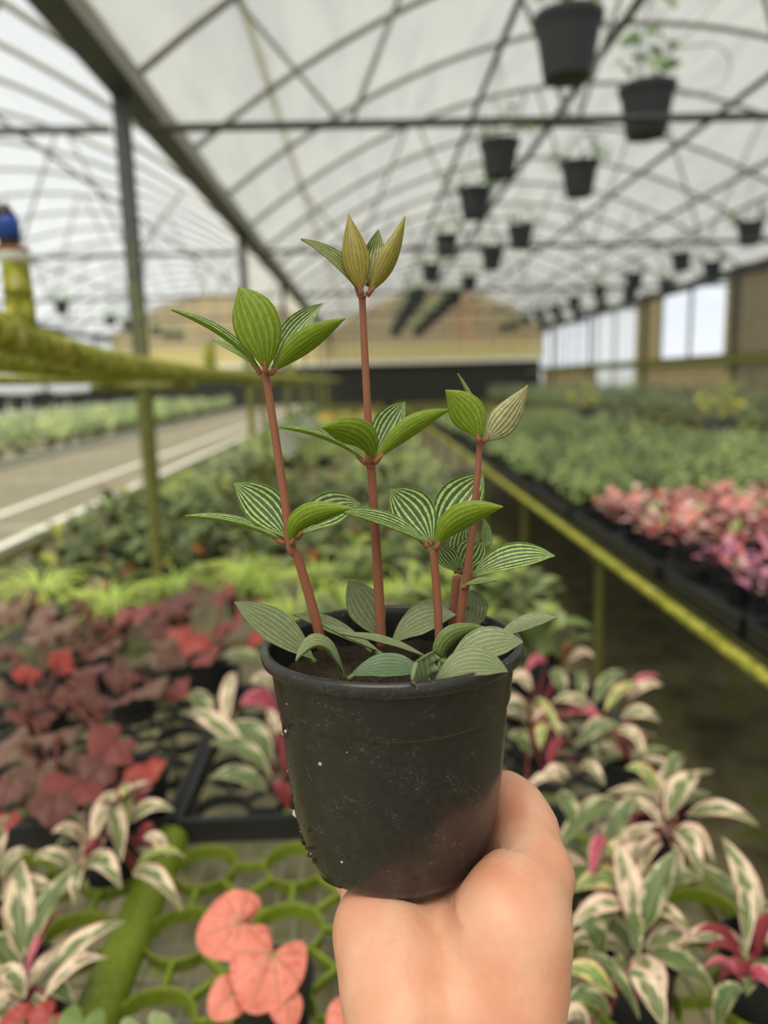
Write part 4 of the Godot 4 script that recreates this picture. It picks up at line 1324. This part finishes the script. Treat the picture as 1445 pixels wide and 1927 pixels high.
func beds() -> void:
	var y := -0.62
	M["_pot_small"] = pot_mesh(0.034, 0.045, 0.08, 14)
	var pot: Mesh = M["_pot_small"]
	var big := [arc_leaf(0.085, 0.024, 60, -35, 0.25, 7, 5), arc_leaf(0.07, 0.022, 35, -45, 0.2, 7, 5), arc_leaf(0.09, 0.021, 75, 10, 0.3, 7, 5)]
	# lime fountains
	var lm := [straps(80, 0.175, 0.0030, 301).mesh(), straps(70, 0.165, 0.0032, 302).mesh()]
	var lp := [clump("lime_grass", "lime-green plant of thin drooping blades behind the burgundy plants", "lime fountain plants", pot, "black_plastic", lm[0], "lime", 0.09), clump("lime_grass", "lime-green plant of thin drooping blades behind the burgundy plants", "lime fountain plants", pot, "black_plastic", lm[1], "lime_b", 0.08)]
	var ls := []
	for f in [[80, 1118], [330, 1092], [450, 1078], [485, 1082], [610, 1092], [770, 1125], [205, 1132], [560, 1150]]:
		var p := on(f[0], f[1], -0.50)
		p.y = EH + y
		ls.append(p)
	spread(lp, "lime_grass", ls, 31)
	# dark leafy plants behind them, leaf by leaf
	var lf := []
	for k in 4:
		lf.append(leafy("green_pot_plant", "dark leafy plant with %s leaves in the crowded middle of the near bench" % ["a few yellowish", "a few orange", "some bright green", "more silvery"][k], "leafy plants with %s leaves" % ["yellowish", "orange", "bright green", "silvery"][k], 24, big, [M.leaf_a, M.leaf_b, M.leaf_c, M.leaf_c, M.leaf_a, [M.leaf_e, M.orange_leaf, M.leaf_d, M.leaf_b][k]], 320 + k, 0.17))
	spread(lf, "green_pot_plant", field(-0.92, 0.30, -2.12, -3.3, 0.19, 0.19, y, 32), 33)
	var lg := []
	for k in 2:
		lg.append(leafy("fresh_green_plant", "fresh green leafy plant by the aisle edge of the near bench", "fresh green plants by the aisle", 22, big, [M.leaf_d, M.leaf_a, M.leaf_b], 340 + k, 0.14))
	spread(lg, "fresh_green_plant", field(-0.05, 0.33, -1.38, -2.0, 0.19, 0.2, y, 34), 35)
	# far part of the same bench
	var fm := [foliage(46, 0.10, 0.20, 0.06, 0.019, 361).mesh(), foliage(46, 0.105, 0.16, 0.06, 0.018, 362).mesh()]
	var fp := []
	for k in 4:
		fp.append(clump("bench_plant", "%s low plant far along the near bench" % ["yellow-green", "mid-green", "greyish green", "pale green"][k], "%s plants far along the near bench" % ["yellow-green", "mid-green", "greyish green", "pale green"][k], pot, "black_plastic", fm[k % 2], ["leaf_d", "leaf_a", "leaf_b", "seed_c"][k], 0.05))
	spread(fp, "bench_plant", field(-0.88, 0.30, -3.5, -9.4, 0.29, 0.29, y, 36).filter(func(p): return not (p.z > -5.0 and p.x > -0.72 and p.x < -0.26)), 37)
	var yp := [clump("yellow_plant", "yellow-leaved plant in the yellow patch far along the near bench", "yellow patch", pot, "black_plastic", fm[1], "yellow_leaf", 0.05)]
	spread(yp, "yellow_plant", field(-0.60, 0.0, -9.8, -11.0, 0.29, 0.3, y, 38), 39)
	# right bench: seedlings, then pink and purple plants nearest
	var sm := [foliage(60, 0.068, 0.13, 0.042, 0.016, 401).mesh(), foliage(60, 0.07, 0.12, 0.04, 0.017, 402).mesh(), foliage(50, 0.068, 0.14, 0.044, 0.014, 403).mesh()]
	var sp := []
	for k in 4:
		sp.append(clump("seedling_plant", "%s young plant in the wide bed across the aisle" % ["mid-green", "darker green", "pale green", "mid-green"][k], "%s plants of the bed across the aisle" % ["mid-green", "darker green", "pale green", "mid-green"][k], pot, "black_plastic", sm[k % 3], ["seed_a", "seed_b", "seed_c", "seed_a"][k], 0.045))
	var spots := field(0.98, 3.0, -3.28, -6.0, 0.2, 0.2, y + 0.0085, 40)
	spots.append_array(field(0.98, 3.0, -6.36, -11.5, 0.29, 0.34, y + 0.0085, 41))
	spread(sp, "seedling_plant", spots.slice(0, 298), 42)
	var pm := [arc_leaf(0.062, 0.020, 65, -20, 0.25, 6, 5), arc_leaf(0.052, 0.019, 40, -30, 0.2, 6, 5), arc_leaf(0.06, 0.018, 80, 20, 0.3, 6, 5)]
	var pk := []
	for k in 3:
		pk.append(leafy("pink_plant", "salmon-pink leafy plant %sin the pink block across the aisle" % ("with some green leaves " if k == 1 else ""), "salmon pink block with green" if k == 1 else "salmon pink block", 20, pm, [M.pink_a, M.pink_b, M.pink_d, M.pink_d, M.seed_c if k == 1 else M.pink_a], 420 + k, 0.09))
	spread(pk, "pink_plant", field(0.97, 2.05, -2.26, -3.03, 0.135, 0.15, y + 0.0085, 43), 44)
	var pu := []
	for k in 2:
		pu.append(leafy("purple_pink_plant", "purple-pink leafy plant in the block nearer the tray edge", "purple pink block", 20, pm, [M.pink_c, M.pink_d, M.pink_c, M.pink_b], 440 + k, 0.09))
	spread(pu, "purple_pink_plant", field(0.99, 1.75, -1.73, -2.05, 0.14, 0.15, y + 0.0085, 45), 46)
	var pw := []
	for k in 2:
		pw.append(leafy("pale_pink_plant", "pale pink and white leafy plant at the end of the pink rows", "pale pink plants", 18, big, [M.pink_d, M.pink_d, M.pink_b, M.pink_c], 460 + k, 0.08))
	spread(pw, "pale_pink_plant", field(0.99, 1.35, -1.38, -1.56, 0.17, 0.17, y + 0.0085, 47), 48)
	# bench by the right wall: darker, taller plants
	var dm := [foliage(60, 0.17, 0.42, 0.11, 0.034, 501).mesh(), foliage(60, 0.18, 0.34, 0.10, 0.03, 502).mesh()]
	var dp := []
	for k in 3:
		dp.append(clump("wall_bench_plant", "%s bushy plant on the bench along the board and glass wall" % ["dark green", "mid-green", "greyish green"][k], "%s plants along the side wall" % ["dark green", "mid-green", "greyish green"][k], pot, "black_plastic", dm[k % 2], ["leaf_c", "leaf_a", "seed_b"][k], 0.04))
	spread(dp, "wall_bench_plant", field(3.5, 5.0, -6.2, -21.0, 0.5, 0.6, y, 50), 51)
	# left bench far across: green and white
	var wm := [foliage(64, 0.15, 0.36, 0.08, 0.028, 521).mesh(), foliage(64, 0.155, 0.33, 0.075, 0.026, 522).mesh()]
	var wp := []
	for k in 4:
		wp.append(clump("far_bench_plant", "%s leafy plant on the bench beyond the empty one" % ["mid-green", "pale green", "darker green", "olive green"][k], "%s plants beyond the empty bench" % ["mid-green", "pale green", "darker green", "olive green"][k], pot, "black_plastic", wm[k % 2], ["seed_a", "seed_c", "seed_b", "leaf_a"][k], 0.05))
	spread(wp, "far_bench_plant", field(-4.85, -3.25, -4.6, -18.0, 0.5, 0.46, y, 52), 53)
	var bp := thing("black_pot", Vector3.ZERO, "black pot in the row on the low shelf by the film wall", "pot", "black pots by the film wall")
	obj("pot_body", pot_mesh(0.13, 0.18, 0.32, 18), M.black_plastic, bp)
	obj("soil", soil_mesh(0.17, 0.27, 4), M.soil, bp)
	var bs := []
	for k in 22: bs.append(R(-6.3 + 0.05 * (k % 3), -0.36, -7.4 - 0.62 * k))
	spread([bp], "black_pot", bs, 54)
	var sh := Geo.new()
	sh.box(R(-6.3, -0.375, -14.0), Vector3(0.5, 0.03, 15.0))
	for k in 8:
		for s in [-0.2, 0.2]: sh.box(R(-6.3 + s, -0.92, -7.0 - 2.0 * k), Vector3(0.04, 1.06, 0.04))
	tag(obj("pot_shelf", sh, M.white_rail), "low white shelf of black pots along the film wall", "shelf")
	# grey pots with a plant, on the wall bench
	for q in [[1355, 812, "grey pot with a yellowish plant by the side wall"], [1098, 785, "grey pot with a small plant, further along the side wall"]]:
		var p := on(q[0], q[1], -0.50)
		p.y = EH + y
		var t := thing("grey_pot_plant", p, q[2], "potted plant")
		obj("pot", pot_mesh(0.10, 0.14, 0.24), M.grey_plastic, t)
		var o := stuff(obj("foliage", dm[0], M.leaf_e, t))
		o.position.y = 0.16
	# white hanging baskets under the water pipe
	for q in [[-4.6, "white hanging basket of green leaves on long wires under the thick pipe"], [-6.3, "white hanging basket, the further one under the thick pipe"]]:
		basket(R(-0.50, 0.034, q[0]), 0.39, 0.17, "white_plastic", q[1], "", 3, 600)

func basket(hook: Vector3, drop: float, dia: float, m: String, label: String, group: String, lvl: int, s: int, tall := 0.2) -> Node3D:
	# hung by three wires from a pipe; the thing's place is the foot of the pot
	var r := dia / 2
	var h := dia * 0.82
	var foot := hook - Vector3(0, drop + h * 0.5, 0)
	var t := thing("hanging_basket", foot, label, "hanging basket", group)
	obj("pot", pot_mesh(r * 0.68, r * 0.95, h, 24), M[m], t)
	obj("soil", soil_mesh(r * 0.9, h * 0.84, s), M.soil, t)
	var top := hook - foot
	var g := Geo.new()
	for k in 3:
		var a := TAU * k / 3.0 + 0.5
		g.tube(pts([Vector3(cos(a) * r * 0.97, h * 0.96, sin(a) * r * 0.97), top - Vector3(0, 0.05, 0)]), [0.0022], 5)
	g.tube(pts([top - Vector3(0, 0.05, 0), top - Vector3(0, 0.02, 0), top + Vector3(0.022, 0.0, 0), top + Vector3(0.012, 0.026, 0), top + Vector3(-0.018, 0.022, 0)]), [0.004], 6)
	obj("hanger", g, M.wire, t)
	var q := RandomNumberGenerator.new()
	q.seed = s
	if lvl == 2:
		var heart: Dictionary = lobed(1.0, 2, 0.4).arr[0]
		var hg := Geo.new()
		hg.cur.v = heart.v; hg.cur.n = heart.n; hg.cur.u = heart.u; hg.cur.i = heart.i
		var hm := hg.mesh()
		for k in 16:
			var a := q.randf() * TAU
			var up := q.randf_range(0.03, tall)
			var p := Vector3(cos(a) * r * q.randf_range(0.3, 1.15), h + up, sin(a) * r * q.randf_range(0.3, 1.15))
			var o := obj("leaf", hm, [M.vine, M.vine_b][k % 2], t)
			var n := Vector3(q.randf_range(-0.8, 0.8), 0.8, q.randf_range(0.0, 1.0)).normalized()
			var f := Vector3(cos(a), -0.6, sin(a))
			f = (f - n * f.dot(n)).normalized()
			o.transform = Transform3D(Basis(f, n, f.cross(n)).scaled_local(Vector3.ONE * q.randf_range(0.04, 0.075)), p)
			var sg := Geo.new()
			sg.tube(bez(Vector3(p.x * 0.3, h * 0.85, p.z * 0.3), Vector3(p.x * 0.7, h + up * 0.8, p.z * 0.7), p, 5), [0.0016], 5)
			obj("vine_stem", sg, M.stalk_green, t)
	else:
		var o := stuff(obj("foliage", M["_vine%d" % (s % 2)], M[["vine", "vine_b"][s % 2]], t))
		o.position.y = h * 0.9
		o.scale = Vector3.ONE * dia / 0.26
	return t
func baskets() -> void:
	M["_vine0"] = foliage(40, 0.17, 0.20, 0.07, 0.021, 701, 70.0, -40.0).mesh()
	M["_vine1"] = foliage(34, 0.18, 0.26, 0.065, 0.020, 702, 70.0, -40.0).mesh()
	var y := 1.94
	basket(R(0.85, y, -3.25), 0.645, 0.285, "basket_plastic", "large black hanging basket of small green leaves, first on its roof pipe", "", 2, 711)
	basket(R(1.50, y, -4.14), 0.60, 0.30, "basket_plastic", "black hanging basket with a tall vine of heart-shaped leaves, first on the second basket pipe", "", 2, 716, 0.36)
	var rows := [
		[0.86, [-4.87, -5.93, -7.93, -9.75, -12.0, -13.0, -14.0, -15.0, -16.0, -17.0, -18.0, -19.0, -20.0, -21.0, -22.0], "black hanging basket of trailing green on the pipe of the first basket row", "first row of hanging baskets"],
		[1.50, [-5.38, -7.34, -8.97, -10.9, -12.7, -13.7, -14.7, -15.7, -16.7, -17.7, -18.7, -19.7, -20.7, -21.7], "black hanging basket of trailing green on the pipe of the second basket row", "second row of hanging baskets"],
		[3.85, [-7.66, -9.3, -10.9, -12.5, -14.0, -15.4, -16.8, -18.2, -19.6, -21.0], "black hanging basket in the row second from the side wall", "row of baskets second from the wall"],
		[4.60, [-10.1, -11.6, -13.2, -14.8, -16.4, -18.0, -19.6], "black hanging basket in the row nearest the side wall", "row of baskets nearest the wall"],
		[-5.06, [-10.4, -13.0, -15.4, -16.5, -17.6, -18.7, -19.8, -20.9], "black hanging basket under the whiter roof beyond the gutter", "baskets under the whiter roof"]]
	var s := 720
	for q in rows:
		var k := 0
		for z in q[1]:
			s += 1
			k += 1
			basket(R(q[0], y, z), 0.60 + 0.02 * (s % 3), 0.265 - 0.01 * (s % 2), "basket_plastic", q[2], q[3], 3, s)
	# a loop of thin hose hanging from the roof by the second basket
	var g := Geo.new()
	var hp := spline(pts([at(1380, -40, 4.6), at(1300, 60, 4.5), at(1262, 90, 4.4), at(1345, 85, 4.4), at(1375, 120, 4.4), at(1350, 165, 4.4), at(1272, 180, 4.4), at(1230, 165, 4.35)]), 6)
	g.tube(hp, [0.004], 6)
	tag(obj("drip_hose", g, M.grey_plastic), "thin grey drip hose looping down beside the heart-leaf basket", "hose")

func benches() -> void:
	var y := -0.62
	var t := bench("plant_bench", -0.98, 0.41, -0.25, -21.0, y, "algae_dark", "", "long wire-topped bench with trays of mixed plants along the narrow aisle")
	wire_top(t, -0.96, 0.40, -0.3, -2.6, y, 0.026, 0.05, "mesh_wire")
	wire_top(t, -0.96, 0.40, -2.6, -21.0, y, 0.08, 0.12, "algae_dark")
	var g := Geo.new()
	g.tube(pts([R(-0.283, y + 0.012, -0.3) - t.position, R(-0.283, y + 0.012, -0.925) - t.position]), [0.0235], 14)
	obj("divider_tube", g, M.tray_green, t)
	ring_tray(-0.225, -0.51, 6, 4, "tray_green", "yellow-green plastic tray of pot rings beneath the held pot")
	ring_tray(-0.815, -0.51, 5, 4, "tray_green", "yellow-green plastic tray of pot rings left of the bench tube")
	ring_tray(-0.225, -0.99, 6, 4, "black_plastic", "black plastic tray of pot rings behind the yellow-green one")
	ring_tray(-0.815, -0.99, 5, 5, "black_plastic", "black plastic tray of pot rings under the burgundy plants")
	t = bench("plant_bench", 0.83, 3.1, -1.1, -21.0, y, "algae", "", "wide bench with a bright yellow-green edge rail across the aisle")
	wire_top(t, 0.85, 3.08, -1.1, -21.0, y, 0.06, 0.12, "algae_dark")
	var strips := [[-1.29, -1.635, 1.46], [-1.645, -2.10, 1.86], [-2.16, -3.10, 2.15]]      # from z, to z, where the first tray ends
	for k in 5: strips.append([-3.18 - 0.6 * k, -3.77 - 0.6 * k, 1.88])
	for k in 8: strips.append([-6.19 - 0.68 * k, -6.86 - 0.68 * k, 1.995])
	for q in strips:
		flat_tray(0.86, q[2] - 0.005, q[0], q[1], y, "black flat tray beside the yellow-green edge rail across the aisle", "black trays along the edge rail")
		if q[0] < -3.0: flat_tray(q[2] + 0.005, 3.08, q[0], q[1], y, "black flat tray on the far half of the wide bench across the aisle", "black trays of the far half")
	t = bench("plant_bench", 3.4, 5.15, -5.0, -21.5, y, "algae_dark", "", "bench of dark bushy plants along the board and glass wall")
	wire_top(t, 3.42, 5.13, -5.0, -21.5, y, 0.06, 0.12, "algae_dark")
	# the empty bench: beige mats between pale seams, white edge strip
	t = bench("empty_bench", -2.95, -1.43, -1.6, -20.0, y - 0.01, "algae_dark", "", "empty bench with beige matting and a white edge strip")
	var z := -1.6
	while z > -19.9:
		for q in [[-2.93, -1.90], [-1.84, -1.49]]:
			g = Geo.new()
			g.box(R((q[0] + q[1]) / 2, y - 0.004, z - 0.9) - t.position, Vector3(q[1] - q[0], 0.012, 1.77))
			obj("mat_panel", g, M.mat_beige, t)
		g = Geo.new()
		g.box(R(-1.455, y + 0.004, z - 0.9) - t.position, Vector3(0.05, 0.03, 1.79))
		obj("edge_strip", g, M.white_rail, t)
		g = Geo.new()
		g.box(R(-1.87, y - 0.002, z - 0.9) - t.position, Vector3(0.05, 0.014, 1.79))
		obj("seam_strip", g, M.white_rail, t)
		g = Geo.new()
		g.box(R(-2.2, y - 0.003, z - 1.795) - t.position, Vector3(1.4, 0.010, 0.018))
		obj("cross_strip", g, M.white_rail, t)
		z -= 1.8
	t = bench("plant_bench", -5.1, -3.08, -3.0, -20.0, y, "white_rail", "", "bench of pale green plants beyond the empty bench")
	wire_top(t, -5.08, -3.1, -3.0, -20.0, y, 0.06, 0.12, "algae_dark")
	g = Geo.new()
	for s in [0]:
		g.box(R(-3.06, y + 0.02, -11.5) - t.position, Vector3(0.012, 0.07, 17.0))
	obj("edge_strip", g, M.white_rail, t)

func _ready() -> void:
	var cam := Camera3D.new()
	cam.name = "camera"
	var yaw := deg_to_rad(1.1)
	var pitch := deg_to_rad(10.0)
	var roll := deg_to_rad(1.5)
	FW = Vector3(sin(yaw) * cos(pitch), -sin(pitch), -cos(yaw) * cos(pitch))
	var rt := Vector3(cos(yaw), 0, sin(yaw))
	var up := rt.cross(FW)
	X = rt * cos(roll) - up * sin(roll)
	UPV = up * cos(roll) + rt * sin(roll)
	cam.transform = Transform3D(Basis(X, UPV, -FW), Vector3(0, EH, 0))
	var ca := CameraAttributesPhysical.new()
	ca.frustum_focal_length = 12.0 * F / 963.5
	ca.frustum_focus_distance = 0.292
	ca.exposure_aperture = 3.7
	ca.frustum_near = 0.02
	ca.frustum_far = 200.0
	cam.attributes = ca
	cam.fov = rad_to_deg(2.0 * atan(963.5 / F))
	add_child(cam)
	cam.current = true
	var sky := ProceduralSkyMaterial.new()
	sky.sky_top_color = c8(214, 222, 232)
	sky.sky_horizon_color = c8(226, 232, 240)
	sky.ground_bottom_color = c8(120, 122, 112)
	sky.ground_horizon_color = c8(150, 152, 142)
	sky.sun_angle_max = 1.0
	var env := Environment.new()
	env.background_mode = Environment.BG_SKY
	env.sky = Sky.new()
	env.sky.sky_material = sky
	env.background_energy_multiplier = 1.1
	env.tonemap_mode = Environment.TONE_MAPPER_LINEAR
	env.tonemap_exposure = 1.3
	env.sdfgi_enabled = true
	env.ssao_enabled = true
	env.ssil_enabled = true
	var we := WorldEnvironment.new()
	we.name = "world"
	we.environment = env
	add_child(we)
	# the sun behind cloud: broad and weak, high and a little behind the photographer
	var sun := DirectionalLight3D.new()
	sun.name = "cloudy_sun"
	sun.rotation_degrees = Vector3(-66, -25, 0)
	sun.light_energy = 1.9
	sun.light_color = c8(255, 246, 230)
	sun.light_angular_distance = 40.0
	sun.shadow_enabled = true
	add_child(sun)
	materials()
	greenhouse()
	benches()
	pipes()
	hero()
	hand()
	near_plants()
	baskets()
	beds()
